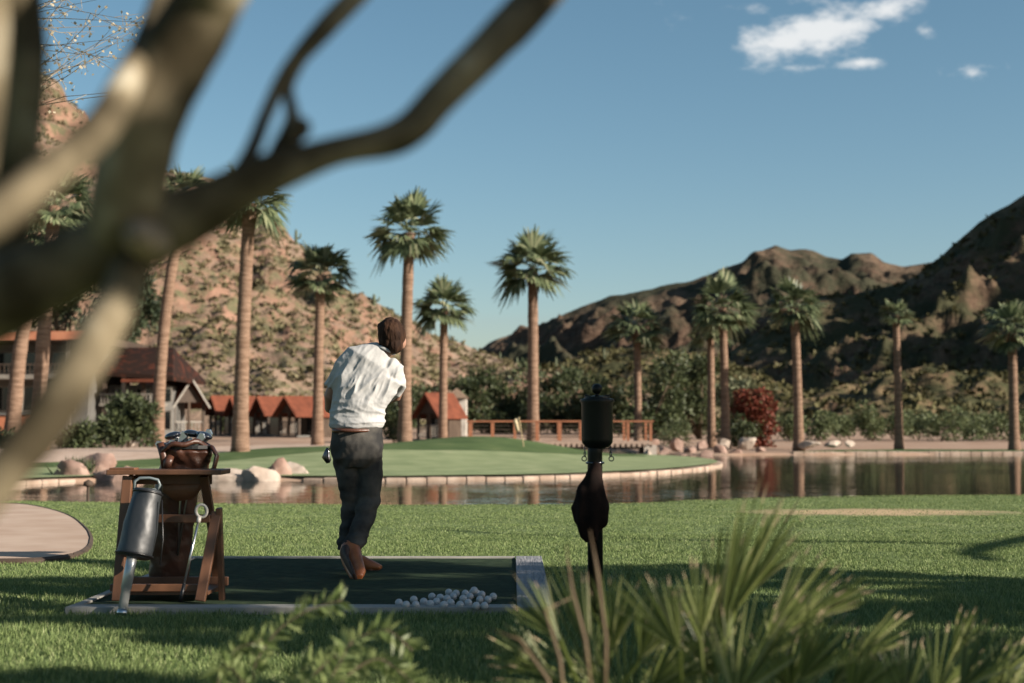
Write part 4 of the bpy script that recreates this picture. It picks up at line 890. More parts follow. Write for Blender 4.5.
# ------------------------------------------------------------------ wooden bag stand
M_oak = mat('red_brown_wood', (.10, .045, .022), (.19, .085, .042), rough=.5, scale=7, bump=.25, stretch=(1, 1, .25), bscale=30, spec=.5, bdist=.004)
def stand():
    D = 7.98; zt = P(0, 472, D).z; zm = .034; q = lambda px, py, d=0: P(px, py, D+d)
    r = thing('bag_stand', (X_(166, D), D, zm), 'reddish wooden bag stand with a flat top at the mat\'s left end', 'bag stand')
    xa, xb = X_(111, D), X_(225, D)
    m = MB(); m.box(((xa+xb)/2, D+.06, zt), (xb-xa, .26, .028)); m.build('top_board', M_oak, r, bevel=.005)
    m = MB(); m.box((X_(126, D), D-.01, zt+.019), (.14, .10, .012)); m.build('cleat', M_oak, r, bevel=.003)
    for s, l in ((-1, [(128, 476, -.02), (117, 604, -.12)]), (1, [(217, 512, -.03), (200, 604, -.13)])):
        a, b_ = q(*l[0]), q(*l[1]); b_.z = zm+.004; m = MB(); m.beam(a, b_, .055, .035); m.build('front_leg', M_oak, r, bevel=.004)
    for l in ([(133, 476, .10), (124, 588, .34)], [(204, 476, .10), (218, 588, .36)]):
        a, b_ = q(*l[0]), q(*l[1]); b_.z = zm+.004; m = MB(); m.beam(a, (a+b_)/2+Vector((.012*(1 if l[0][0] > 160 else -1), 0, .0)), .05, .035); m.beam((a+b_)/2+Vector((.012*(1 if l[0][0] > 160 else -1), 0, .0)), b_, .05, .035); m.build('rear_leg', M_oak, r, bevel=.004)
    m = MB(); m.box(((X_(124, D)+X_(214, D))/2, D-.045, P(0, 518, D).z), (X_(214, D)-X_(124, D), .03, .045)); m.build('middle_rail', M_oak, r, bevel=.004)
    m = MB(); m.box(((X_(118, D)+X_(206, D))/2, D-.085, P(0, 586, D).z), (X_(206, D)-X_(118, D), .03, .04)); m.build('lower_rail', M_oak, r, bevel=.004)
    m = MB(); m.box(((X_(120, D)+X_(220, D))/2, D+.30, .10), (X_(220, D)-X_(120, D), .03, .05)); m.build('rear_rail', M_oak, r, bevel=.004)
    m = MB(); m.box(((X_(122, D)+X_(214, D))/2, D+.1, .075), (X_(214, D)-X_(122, D), .36, .02)); m.build('bottom_shelf', M_oak, r, bevel=.003)
    m = MB(); m.beam(q(219, 508, -.03), q(222, 600, .02)+Vector((0, 0, 0)), .03, .05); m.build('side_brace', M_oak, r, bevel=.004)
    m = MB(); m.box((xa+(xb-xa)/2, D+.165, zt-.045), (X_(208, D)-X_(130, D), .02, .06)); m.build('apron', M_oak, r, bevel=.003)
stand()
M_lea = mat('brown_leather', (.05, .020, .012), (.12, .045, .024), rough=.42, scale=5, bump=.4, bscale=45, spec=.5, bdist=.006)
M_blk = mat('black_rubber', (.012, .012, .013), rough=.4, spec=.5)
M_steel = mat('brushed_steel', (.55, .55, .55), rough=.28, metal=1)
M_dark_steel = mat('dark_steel', (.12, .12, .13), rough=.22, metal=1)
def golfbag():
    D = 8.27; zb = .095; r = thing('golf_bag', (X_(172, D), D, zb), 'worn brown leather golf bag standing inside the wooden stand, mouth above the top board', 'golf bag')
    pts = [(X_(168, D), D+.10, zb), (X_(170, D), D+.08, .35), (X_(176, D), D+.05, .62), P(186, 462, D+.02), P(187, 446, D+.0)]
    rad = [(.115, .09), (.125, .10), (.13, .10), (.135, .10), (.158, .11)]
    def fn(v, nr):
        w = fbm(v[:, 0]*14+v[:, 2]*9, v[:, 2]*8-v[:, 0]*5, 4, 3); s = (v[:, 2] > .72); return v+nr*(w*(.010+.010*s))[:, None]
    m = MB(); m.tube(pts, rad, 28); body = remeshed(m, 'body', M_lea, r, .011, 3, fn)
    t = P(187, 446, D); m = MB(); m.torus((t.x, D, t.z), .15, .016, (0, 0, 1), 40, 10, 1.0, .72); m.v = [(a, b_, c+.022*math.sin((a-t.x)*17+1)+.012*math.sin((a-t.x)*41+b_*9)) for a, b_, c in m.v]; m.build('rim', M_lea, r, smooth=True)
    m = MB(); m.lathe((t.x, D, t.z+.004), [(.001, 0), (.145, 0), (.145, -.02), (.001, -.02)], 26, 1, .7); m.build('dark_lining', M_blk, r)
    # carry strap and pocket
    m = MB(); a = P(212, 447, D-.02); m.tube([a, P(217, 456, D-.05), P(214, 468, D-.06), P(207, 476, D-.05)], [(.012, .03)]*4, 10); m.build('strap', M_lea, r, smooth=True)
    m = MB(); m.tube([P(171, 456, D-.1), P(168, 462, D-.12), P(166, 470, D-.11)], [(.02, .012), (.026, .016), (.02, .012)], 10); m.build('buckle_tab', M_lea, r, smooth=True)
    m = MB(); m.tube([P(160, 443, D-.09), P(163, 456, D-.10), P(165, 470, D-.1)], [(.022, .012), (.02, .012), (.02, .012)], 10); m.build('side_flap', M_lea, r, smooth=True)
    # apron of leather seen under the top board
    m = MB(); m.tube([P(182, 478, D-.11), P(182, 490, D-.115), P(184, 500, D-.10)], [(.12, .012), (.115, .014), (.05, .01)], 16); m.build('pocket', mat('tan_leather', (.17, .075, .035), (.26, .12, .06), rough=.5, scale=5, bump=.3, bscale=30), r, smooth=True)
    return r
golfbag()
# clubs: only the heads and a little shaft stand out of the bag
def club(px, py, tilt, kind, label, dy=0):
    D = 8.27+dy; h = P(px, py, D); r = thing('golf_club', (h.x, D, h.z), label, 'golf club', 'clubs standing in the leather bag')
    foot = Vector((X_(178, D), D+.05, .25)); m = MB(); m.tube([foot, h], .0058, 8); m.build('shaft', M_steel, r, smooth=True)
    m = MB(); s = 1 if tilt > 0 else -1
    if kind == 'wood':
        m.ball((0, 0, 0), (.050, .042, .022), 20, 12, Matrix.Rotation(tilt, 3, 'Y')); v = [(a[0]+h.x+s*.03, a[1]+D, a[2]+h.z+.008) for a in m.v]; m.v = v; o = m.build('club_head', mat('glossy_black_paint', (.012, .014, .02), rough=.08, spec=.8, coat=1), r, smooth=True)
    else:
        prof = [(-.012, -.012), (.012, -.014), (.072, .004), (.078, .034), (.062, .050), (.01, .020), (-.010, .018)]; c, si = math.cos(tilt), math.sin(tilt)
        fr = [(h.x+(a*c-b*si)*s, D-.012, h.z+(a*si+b*c)) for a, b in prof]; bk = [(x, y+.022, z) for x, y, z in fr]; n = len(fr)
        m.add(fr+bk, [tuple(range(n)), tuple(range(n, 2*n))[::-1]]+[(i, n+i, n+(i+1) % n, (i+1) % n) for i in range(n)]); m.build('club_head', M_steel, r, bevel=.003)
for a in [(170, 446, -.3, 'iron', 'iron club leaning furthest left in the bag mouth', -.04), (176, 443, .4, 'iron', 'shiny iron club second from the left in the bag', .03), (183, 446, -.2, 'iron', 'iron club low in the front of the bag mouth', -.07), (178, 437, -.25, 'wood', 'black wood club standing left of the tallest one in the bag', .02), (187, 435, .15, 'wood', 'tallest black wood club in the middle of the bag', .04), (199, 437, .3, 'wood', 'black wood club standing at the right of the bag', .0), (195, 445, .5, 'iron', 'iron club resting against the right rim', -.05), (203, 442, .6, 'iron', 'rightmost iron club in the bag', .03), (191, 441, -.5, 'iron', 'iron club between the two right wood clubs', .06), (167, 449, .2, 'iron', 'iron club with its head low at the left rim', .03)]: club(*a)
# ball collecting tube bag
def shag():
    D = 7.72; q = lambda px, py, d=0: P(px, py, D+d)
    b0 = P(122, 614, 7.47); r = thing('ball_collector', (b0.x, b0.y, .002), 'black ball collecting bag on a steel tube leaning against the left of the stand', 'ball collector')
    b0.z = .016; tp = q(131, 558, .0)
    m = MB(); m.tube([b0, b0.lerp(tp, .45), b0.lerp(tp, .46), tp.lerp(q(140, 520, .05), .5)], [.024, .024, .028, .028], 20); m.build('tube', mat('grey_tube', (.42, .43, .42), rough=.35, metal=.6), r, smooth=True)
    m = MB(); m.tube([b0-Vector((.002, 0, .008)), b0+(tp-b0)*.06], [.029, .029], 20); m.build('tube_tip', M_steel, r, smooth=True)
    def fn(v, nr): return v+nr*(fbm(v[:, 0]*9, v[:, 2]*7, 3, 5)*.008)[:, None]
    m = MB(); A, B = q(148, 491, .08), q(134, 556, .0); t = (A-B).normalized(); m.tube([B-t*.012, B, B.lerp(A, .3), B.lerp(A, .7), A, A+t*.01], [.082, .096, .094, .084, .074, .068], 30); remeshed(m, 'bag', mat('black_vinyl', (.016, .020, .024), (.028, .032, .036), rough=.5, scale=3, spec=.6, bump=.15, bscale=60, bdist=.003), r, .01, 3, fn)
    for f_, rr in ((0.02, .099), (.97, .077)):
        c = B.lerp(A, f_); m = MB(); m.torus(c, rr, .006, t, 36, 8); m.build('seam_band', M_blk, r, smooth=True)
    c = q(148, 483, .08); m = MB(); pts = [q(134, 489, .08), q(135, 481, .08), q(140, 478, .08), q(150, 478, .08), q(158, 480, .08), q(160, 485, .08), q(157, 490, .08)]
    m.tube(pts, .0075, 10); m.tube([q(134, 489, .08), q(157, 490, .08)], .0075, 10); m.build('handle', mat('grey_handle', (.20, .24, .25), rough=.35), r, smooth=True)
    m = MB(); m.tube([q(162, 500, .03), q(163, 540, -.01), q(160, 565, -.02)], .004, 6); m.build('cord', M_blk, r, smooth=True)
shag()
def retriever():
    D = 7.80; q = lambda px, py, d=0: P(px, py, D+d); b0 = q(180, 606, -.06); b0.z = .045; t = q(199, 519, .05)
    r = thing('ball_retriever', (b0.x, b0.y, .034), 'steel rod with a white ring end leaning against the right of the stand', 'ball retriever')
    k = b0.lerp(t, .22); m = MB(); m.tube([k, t], .0065, 10); m.build('shaft', M_steel, r, smooth=True)
    m = MB(); m.tube([b0, k], .010, 12); m.build('grip', M_blk, r, smooth=True)
    m = MB(); c = q(201.5, 511, .052); m.torus(c, .030, .0085, (0, 1, .1), 26, 10, 1.0, 1.15); m.tube([t-(t-k).normalized()*.02, t+(t-k).normalized()*.012], .012, 12); m.build('ring', mat('white_plastic', (.62, .58, .52), rough=.4), r, smooth=True)
retriever()
# ------------------------------------------------------------------ ball washer and towel
M_enamel = mat('black_enamel', (.008, .009, .008), (.013, .014, .012), rough=.38, scale=9, bump=.15, bscale=40, spec=.18, bdist=.004)
def washer():
    D = 7.3; k = D/F; x = X_(597, D); Z = lambda py: P(597, py, D).z; z0 = 0.0
    r = thing('ball_washer', (x, D, z0), 'black ball washer on a post standing right of the tee mat', 'ball washer')
    m = MB(); m.tube([(x-.012, D, z0-.05), (x-.012, D, Z(452)), (x, D, Z(440))], [.040, .038, .045], 20); m.build('post', M_enamel, r, smooth=True)
    w = .083; m = MB(); m.lathe((x, D, 0), [(.03, Z(449)), (.06, Z(447)), (w*.94, Z(443)), (w*.97, Z(439)), (w*.97, Z(405)), (w*1.0, Z(403)), (w*1.0, Z(401))], 36); b_ = m.build('barrel', M_enamel, r, smooth=True, auto=40)
    m = MB(); m.lathe((x, D, 0), [(.01, Z(402)), (w*1.07, Z(402)), (w*1.08, Z(400.5)), (w*1.05, Z(399)), (w*.80, Z(398.4)), (w*.78, Z(396.4)), (w*.40, Z(396)), (.012, Z(395.5))], 36); m.build('lid', M_enamel, r, smooth=True, auto=35)
    m = MB(); m.lathe((x, D, 0), [(.016, Z(396)), (.010, Z(394)), (.008, Z(391))], 16); m.ball((x, D, Z(389)), .028, 20, 14); m.build('knob', M_enamel, r, smooth=True)
    for s in (-1, 1): m = MB(); m.box((x+s*w*.62, D, Z(397)), (.025, .03, .022)); m.build('lug', M_enamel, r, bevel=.003)
    for s in (-1, 1):
        m = MB(); cx = x+s*(.066); m.tube([(cx, D-.03, Z(446)), (cx, D-.045, Z(451))], .003, 6)
        m.torus((cx, D-.045, Z(454)), .012, .0028, (1, .3, 0), 14, 6); m.torus((cx+s*.003, D-.045, Z(458.5)), .012, .0028, (.2, 1, 0), 14, 6); m.build('hook', M_dark_steel, r, smooth=True)
    m = MB(); m.lathe((x-.012, D, 0), [(.001, .0), (.11, .0), (.11, .02), (.045, .035), (.042, .05)], 24); m.build('foot_plate', M_enamel, r, smooth=True, auto=30)
    return x, D
wx, wD = washer()
def towel():
    D = wD-.03; q = lambda px, py, d=0: P(px, py, D+d); p = q(592, 466); r = thing('towel', (p.x, D, p.z), 'dark damp towel hanging bunched from the ball washer post', 'towel')
    def fn(v, nr):
        s = np.clip((P(0, 470, D).z-v[:, 2])/.3, 0, 1); w = np.sin(v[:, 0]*95+2.5*fbm(v[:, 0]*6, v[:, 2]*5, 2, 9)); return v+nr*(w*.006*(.3+s))[:, None]
    m = MB(); m.tube([q(597, 462), q(594, 476), q(591, 492), q(590, 508), q(590, 522), q(590, 534), q(590, 544)], [(.022, .03), (.045, .04), (.075, .055), (.098, .062), (.088, .055), (.050, .035), (.018, .015)], 28)
    remeshed(m, 'cloth', mat('dark_brown_cloth', (.012, .008, .007), (.025, .015, .012), rough=.95, scale=14, bump=.4, bscale=300, bdist=.003, spec=.1), r, .008, 3, fn)
    m = MB(); m.torus((wx-.012, wD, q(0, 463).z), .043, .006, (0, 0, 1), 24, 8); m.build('tie_ring', M_dark_steel, r, smooth=True)
towel()
# ------------------------------------------------------------------ foreground palmettos and leafy plant
L_palmet = leafmat('palmetto_leaf', (.035, .06, .016), (.22, .26, .075), rough=.45, trans=.3, spec=.3, c3=(.50, .46, .25))
M_tip = mat('dry_tip', (.42, .33, .20), rough=.8)
def palmetto(px, py, D, fronds, label, seed):
    """low fan palm: every frond a petiole and a fan of stiff blades with dry tips"""
    rng = np.random.RandomState(seed); b = P(px, py, D); x = b.x; root = thing('dwarf_fan_palm', (x, D, 0), label, 'dwarf palm', 'dwarf fan palms in the foreground')
    for (hx, hy, dd, ang, L_, spread, nb) in fronds:
        hub = P(hx, hy, D+dd); V = []; Fc = []; mi = []
        a = math.radians(ang); fw = np.array([math.cos(a), rng.uniform(-.25, .25), math.sin(a)]); fw /= np.linalg.norm(fw); sd_ = np.array([-math.sin(a), rng.uniform(-.35, .35), math.cos(a)]); sd_ -= fw*sd_.dot(fw); sd_ /= np.linalg.norm(sd_); up = np.cross(fw, sd_)
        L_ = L_*D/F; hubv = np.array(hub)
        # petiole
        base = np.array([x+rng.uniform(-.06, .06), D+rng.uniform(-.05, .05), .02]); mid = (base+hubv)/2+np.array([(hubv[0]-base[0])*-.15, 0, .08]); w = .006
        for p0, p1 in ((base, mid), (mid, hubv)):
            k = len(V); V += [p0+sd_*w, p0-sd_*w, p1-sd_*w, p1+sd_*w]; Fc.append((k, k+1, k+2, k+3)); mi.append(0)
            k = len(V); V += [p0+up*w, p0-up*w, p1-up*w, p1+up*w]; Fc.append((k, k+1, k+2, k+3)); mi.append(0)
        nb = int(nb*1.5)
        for i in range(nb):
            t = (i/(nb-1)-.5)*2; ca = t*math.radians(spread); dv = fw*math.cos(ca)+sd_*math.sin(ca)+up*rng.uniform(-.10, .10); l = L_*(1-.22*t*t)*rng.uniform(.82, 1.1); nrm = up+sd_*rng.uniform(-.6, .6)
            s = np.cross(dv, nrm); s /= np.linalg.norm(s); ww = .0033*D/3*rng.uniform(.7, 1.2); dr = np.array([0, 0, -1.0])*l*rng.uniform(.0, .10)
            q0, q1, q2, q3 = hubv, hubv+dv*l*.4, hubv+dv*l*.85+dr*.6, hubv+dv*l+dr; k = len(V)
            fold = nrm/np.linalg.norm(nrm)*ww*.45
            V += [q0+s*ww*.3, q0-s*ww*.3, q1+s*ww+fold, q1-s*ww+fold, q1, q2+s*ww*.6+fold*.6, q2-s*ww*.6+fold*.6, q2, q3]
            Fc += [(k, k+4, k+2), (k+1, k+3, k+4), (k, k+1, k+4), (k+2, k+4, k+7, k+5), (k+4, k+3, k+6, k+7), (k+5, k+7, k+8), (k+7, k+6, k+8)]; mi += [0]*5+[1 if rng.rand() < .5 else 0]*2
        raw('frond', np.array(V), Fc, [L_palmet, M_tip], root, mi=mi)
    return root
def rnd_fronds(cx, cy, n, spr, seed, a0=20, a1=160, L=(90, 140)):
    rng = np.random.RandomState(seed); out = []
    for i in range(n):
        a = a0+(a1-a0)*(i+.5)/n+rng.uniform(-8, 8); r = spr*rng.uniform(.3, 1.0); ar = math.radians(a)
        out.append((cx+r*math.cos(ar), cy-r*math.sin(ar)*.8, rng.uniform(-.25, .25), a, rng.uniform(*L), rng.uniform(28, 52), int(rng.uniform(9, 15))))
    return out
palmetto(600, 760, 3.8, [(548, 668, .1, 150, 70, 32, 9), (560, 640, -.1, 128, 75, 26, 8), (592, 660, 0, 106, 110, 14, 7), (612, 650, .1, 88, 90, 26, 9), (640, 660, -.1, 66, 85, 28, 10), (575, 690, .05, 165, 90, 22, 7), (650, 690, 0, 40, 90, 30, 9), (600, 690, .2, 110, 110, 40, 9), (625, 720, .1, 80, 110, 50, 11)], 'spiky dwarf fan palm in front of the ball washer post', 1)
palmetto(705, 760, 3.7, [(700, 640, 0, 92, 85, 24, 10), (722, 630, .1, 70, 165, 16, 11), (712, 640, .2, 82, 150, 13, 8), (742, 600, .25, 62, 120, 17, 10), (680, 650, -.1, 118, 95, 28, 9), (716, 680, .1, 100, 110, 32, 11), (760, 660, 0, 48, 100, 25, 9), (700, 700, .1, 130, 90, 40, 9), (735, 700, -.1, 75, 110, 40, 12)], 'tallest dwarf fan palm with long upright blades reaching over the lawn', 2)
palmetto(815, 770, 3.8, [(768, 640, 0, 48, 120, 24, 11), (800, 680, -.1, 58, 95, 30, 10), (830, 690, .1, 44, 80, 28, 9), (780, 710, .1, 80, 100, 40, 10), (790, 690, 0, 100, 70, 35, 8), (850, 700, -.1, 60, 75, 35, 10), (850, 665, .1, 40, 90, 16, 8), (810, 620, .2, 34, 80, 15, 8)], 'dwarf fan palm with pale tipped parallel blades leaning right', 3)
palmetto(960, 780, 3.9, [(905, 700, 0, 88, 70, 34, 9), (935, 700, .1, 70, 85, 30, 9), (960, 690, -.1, 52, 90, 28, 9), (985, 690, .1, 38, 85, 26, 8), (880, 705, 0, 112, 60, 30, 8), (1000, 705, .1, 62, 85, 32, 9), (1010, 720, 0, 45, 90, 26, 9), (950, 660, .2, 66, 70, 20, 8)], 'dwarf fan palm at the bottom right corner of the view', 4)
def blade_plant():
    D = 3.3; root = thing('dry_leaf_clump', (P(590, 700, D).x, D, 0), 'few broad dry brown leaves curling up before the ball washer post', 'plant')
    for pts in ([(600, 760), (585, 640), (572, 590), (566, 545)], [(604, 760), (606, 640), (597, 570), (590, 530)], [(560, 760), (548, 680), (520, 640), (488, 628)], [(570, 760), (560, 660), (545, 610), (575, 596)]):
        m = MB(); m.tube([P(a, b_, D+.02*i) for i, (a, b_) in enumerate(pts)], [(.003, .0015), (.0045, .0015), (.0035, .0015), (.001, .001)], 8); m.build('leaf', M_dryl, root, smooth=True)
M_dryl = mat('dry_leaf', (.20, .135, .075), (.30, .21, .12), rough=.6, scale=12, trans=.35)
blade_plant()
def leafy():
    D = 3.8; rng = np.random.RandomState(4); root = thing('leafy_bush', (P(300, 800, D).x, D, 0), 'bright green feathery leaved bush at the bottom of the view below the golfer', 'bush')
    lm = leafmat('bright_leaf', (.13, .19, .055), (.36, .42, .17), rough=.45, trans=.4, spec=.4); x0 = P(305, 800, D).x
    for pts in ([(300, 800), (255, 690), (270, 640), (305, 612), (342, 600)], [(310, 800), (300, 700), (350, 645), (385, 630), (412, 650)], [(320, 800), (330, 700), (372, 660), (400, 672), (418, 690)], [(300, 800), (270, 720), (225, 665), (218, 690)], [(305, 800), (290, 700), (305, 668), (340, 662), (365, 668)], [(300, 800), (250, 700), (232, 655), (262, 640)], [(310, 800), (360, 720), (400, 690), (432, 700)], [(310, 800), (300, 730), (330, 680), (352, 640)], [(300, 800), (262, 735), (300, 690), (322, 700)], [(305, 800), (340, 735), (360, 700), (395, 705)]):
        dd = rng.uniform(-.15, .15); c = [P(a, b_, D+dd) for a, b_ in pts]; c[0] = Vector((x0+rng.uniform(-.05, .05), D+dd*.3, .0)); cc = cr([tuple(q) for q in c], 8) if False else None
        q = [np.array(p) for p in c]; q = [2*q[0]-q[1]]+q+[2*q[-1]-q[-2]]; line = []
        for i in range(1, len(q)-2):
            for s in range(10):
                t = s/10; line.append(.5*((2*q[i])+(-q[i-1]+q[i+1])*t+(2*q[i-1]-5*q[i]+4*q[i+1]-q[i+2])*t*t+(-q[i-1]+3*q[i]-3*q[i+1]+q[i+2])*t**3))
        line = np.array(line+[q[-2]]); m = MB(); m.tube([Vector(p) for p in line], [max(.0015, .004*(1-i/len(line))) for i in range(len(line))], 6); st = m.build('stem', M_bark, root, smooth=True)
        C = []; Dv = []; n = len(line)
        for i in range(int(n*.25), n):
            t = line[min(i+1, n-1)]-line[i-1]; t /= np.linalg.norm(t)+1e-9
            for s in (-1, 1):
                for rep in range(2):
                    side = np.array([-t[2], 0, t[0]])*s+np.array([0, rng.uniform(-.9, .9), 0]); C.append(line[i]+t*rng.uniform(-.004, .004)); Dv.append(t*.75+side+rng.normal(size=3)*.2)
        v, f = leaves_np(np.array(C), np.array(Dv), .052*(.6+.7*rng.rand(len(C))), .011, rng); raw('foliage', v, f, lm, root)
leafy()

# ------------------------------------------------------------------ the tree the photographer stands under
M_limb = mat('green_grey_bark', (.055, .043, .024), (.22, .18, .115), rough=.85, scale=8, bump=.5, bscale=16, stretch=(1, 1, 1), spec=.15, c3=(.50, .45, .34), lo=.38, hi=.6, bdist=.01, detail=4)
def ftree():
    D0 = 1.55; base = Vector((P(-230, 600, 1.7).x, 1.7, 0)); root = thing('tree', tuple(base), 'bare limbed tree with greenish bark spreading across the upper left close to the camera', 'tree')
    def path(pts): return [P(a, b_, d) for a, b_, d, w in pts], [w/F*d/2 for a, b_, d, w in pts]
    def curve(p, r, k=8):
        q = [np.array([*a, b_]) for a, b_ in zip(p, r)]; q = [2*q[0]-q[1]]+q+[2*q[-1]-q[-2]]; L_ = []
        for i in range(1, len(q)-2):
            for s in range(k):
                t = s/k; L_.append(.5*((2*q[i])+(-q[i-1]+q[i+1])*t+(2*q[i-1]-5*q[i]+4*q[i+1]-q[i+2])*t*t+(-q[i-1]+3*q[i]-3*q[i+1]+q[i+2])*t**3))
        L_.append(q[-2]); return [Vector(a[:3]) for a in L_], [max(.002, float(a[3])) for a in L_]
    def limb(pts, name='limb', par=None, extra=None, pre=None):
        p, r_ = path(pts)
        if pre: p = pre[0]+p; r_ = pre[1]+r_
        p, r_ = curve(p, r_); m = MB(); m.tube(p, r_, 18)
        v = np.array(m.v); c = np.repeat(np.array([tuple(a) for a in p]), 18, 0); off = v-c; w = 1+.14*fbm(v[:, 0]*9+v[:, 1]*4, v[:, 2]*9, 3, len(pts)); m.v = [tuple(a) for a in c+off*w[:, None]]
        return m.build(name, M_limb, par or root, smooth=True)
    limb([(-170, 395, 1.6, 120), (0, 298, 1.55, 78), (60, 270, 1.55, 72), (130, 238, 1.55, 70), (200, 210, 1.55, 58), (255, 180, 1.55, 46), (330, 153, 1.57, 32), (400, 136, 1.6, 37), (440, 98, 1.62, 36), (488, 48, 1.65, 40), (530, 6, 1.7, 42), (590, -80, 1.8, 36), (700, -300, 2.1, 26)], 'trunk', pre=([Vector((base.x, base.y, -.1)), Vector((base.x+.02, base.y, .35)), Vector((P(-235, 480, 1.65).x, 1.65, .9))], [.13, .105, .09]))
    limb([(110, 262, 1.56, 56), (124, 205, 1.52, 72), (142, 130, 1.5, 76), (170, 68, 1.5, 76), (203, 8, 1.48, 72), (235, -60, 1.45, 66), (290, -250, 1.5, 44)])
    limb([(-90, 262, 1.15, 52), (0, 212, 1.18, 42), (50, 172, 1.24, 38), (98, 130, 1.33, 38), (124, 88, 1.42, 32), (152, 35, 1.55, 32), (185, -60, 1.65, 26)])
    limb([(-20, 320, 1.62, 60), (6, 230, 1.6, 46), (18, 150, 1.58, 40), (26, 70, 1.56, 40), (20, -10, 1.55, 42), (10, -120, 1.5, 40)])
    limb([(-30, 200, 1.35, 40), (-12, 100, 1.32, 30), (-6, 20, 1.3, 28), (-10, -60, 1.3, 28)])
    limb([(140, 240, 1.56, 46), (118, 300, 1.5, 40), (84, 362, 1.45, 45), (44, 425, 1.42, 49), (0, 478, 1.4, 46), (-60, 550, 1.4, 50)], pre=None)
    limb([(232, 188, 1.56, 22), (252, 150, 1.58, 16), (268, 110, 1.6, 15), (290, 68, 1.62, 17), (330, 22, 1.65, 22), (372, -22, 1.7, 22), (450, -120, 1.8, 18)])
    limb([(268, 178, 1.56, 26), (280, 150, 1.58, 20), (292, 118, 1.6, 15), (288, 88, 1.62, 12), (300, 60, 1.63, 13)])
    m = MB(); m.ball(P(300, 128, 1.58), .013, 12, 8); m.tube([P(283, 150, 1.58), P(300, 128, 1.58)], .012, 10); m.build('knot', M_limb, root, smooth=True)
    m = MB(); a = P(150, 250, 1.53); b_ = P(144, 230, 1.44); m.ball((a+b_)/2, (.024, .045, .020), 18, 12, Matrix.Rotation(.5, 3, 'Y')); m.build('knot', mat('cut_wood', (.16, .12, .075), (.34, .26, .18), rough=.85, scale=30), root, smooth=True)
ftree()
# twiggy flowering branch tips of a farther tree, top left
def twigs():
    D = 13; rng = np.random.RandomState(9); x = X_(-200, D); root = thing('bare_twig_tree', (x, D, g1(x, D)), 'bare tree with fine twigs and tiny pale blossoms against the sky at top left', 'tree')
    m = MB(); m.tube([(x, D, g1(x, D)-.1), P(-120, 250, D), P(-40, 130, D), P(20, 60, D)], [.14, .09, .05, .025], 12); m.build('trunk', M_limb, root, smooth=True)
    m = MB(); tips = []
    for i in range(26):
        a = P(rng.uniform(-60, 30), rng.uniform(0, 130), D+rng.uniform(-.8, .8)); b_ = P(rng.uniform(50, 175), rng.uniform(-25, 92), D+rng.uniform(-1, 1)); mid = (a+b_)/2+Vector((rng.uniform(-.1, .1), 0, rng.uniform(-.12, .12))); m.tube([a, mid, b_], [.006, .0035, .0015], 5)
        for j in range(5):
            t = rng.uniform(.3, 1); s = a.lerp(mid, t*2) if t < .5 else mid.lerp(b_, t*2-1); e = s+Vector((rng.uniform(-.1, .22), rng.uniform(-.2, .2), rng.uniform(-.16, .16))); m.tube([s, e], [.003, .0015], 4); tips += [e, s.lerp(e, .5)]
    m.build('twigs', mat('pale_twig', (.22, .17, .11), (.32, .26, .18)), root)
    C = np.array([tuple(t) for t in tips]); C = np.concatenate([C[rng.rand(len(C)) < .7], C[rng.rand(len(C)) < .5]+rng.normal(size=3)*.03]); v, f = leaves_np(C, rng.normal(size=C.shape), .035, .03, rng); raw('blossom', v, f, leafmat('pale_blossom', (.4, .33, .22), (.65, .58, .42), trans=.3), root)
twigs()
# ------------------------------------------------------------------ shade trees off the right of the view: their shadows fall over the tee; plus added leaf blockers
L_sh = leafmat('shade_leaf', (.05, .07, .03), (.12, .14, .06), trans=.2)
def shade_tree(x, y, H_, lobes, n, label, seed, leaf=(.10, .05), gap=.0, gs=1.6, tr=.14, keepfn=None):
    return tree('mesquite_tree', (x, y, 0), 2, H_, n, L_sh, label, 'tree', 'shade trees beside the tee', leaf=leaf, trunk_r=tr, base=.5, gap=gap, seed=seed, gs=gs, lobe_list=lobes, stems=2, keepfn=keepfn)  # also builds the added leaf clumps, under the same object name
SX, SY = TOSUN.x/TOSUN.z, TOSUN.y/TOSUN.z       # ground shift towards the sun per metre of height
def lobe_over(gx, gy, h, r, rz=None):
    """crown lobe at height h whose shadow centre falls on (gx, gy)"""
    return ((gx+SX*h, gy+SY*h, h), (r[0], r[1], rz or r[2]))
def light_slots(p, rng):
    """thins leaves by where their shadows land, shaped to let streaks of light through"""
    gx, gy = p[:, 0]-SX*p[:, 2], p[:, 1]-SY*p[:, 2]; w = fbm(gx*.45+gy*.8, gy*6.0-gx*.5, 3, 14)
    return (w < .04+.05*rng.rand(len(p)))
l1 = [lobe_over(1.5, 9.5, 3.6, (1.0, .55, .5)), lobe_over(-.6, 9.2, 3.9, (1.2, .7, .5)), lobe_over(-1.5, 9.9, 4.2, (.9, .5, .5)), lobe_over(2.6, 8.9, 3.2, (1.1, .55, .45)), lobe_over(.2, 8.2, 3.4, (1.2, .5, .5)), lobe_over(-2.2, 8.7, 4.1, (1.0, .5, .5))]
c1 = np.mean([a[0] for a in l1], 0); st1 = shade_tree(float(c1[0]), float(c1[1]), 4.2, l1, 24000, 'leafy mesquite out of view at the right whose shade covers the tee mat', 301, leaf=(.12, .07), gap=-.3, keepfn=light_slots)
def over(px, py, h):
    D = F/(py-425); x = X_(px, D); return Vector((x+SX*h, D+SY*h, h))
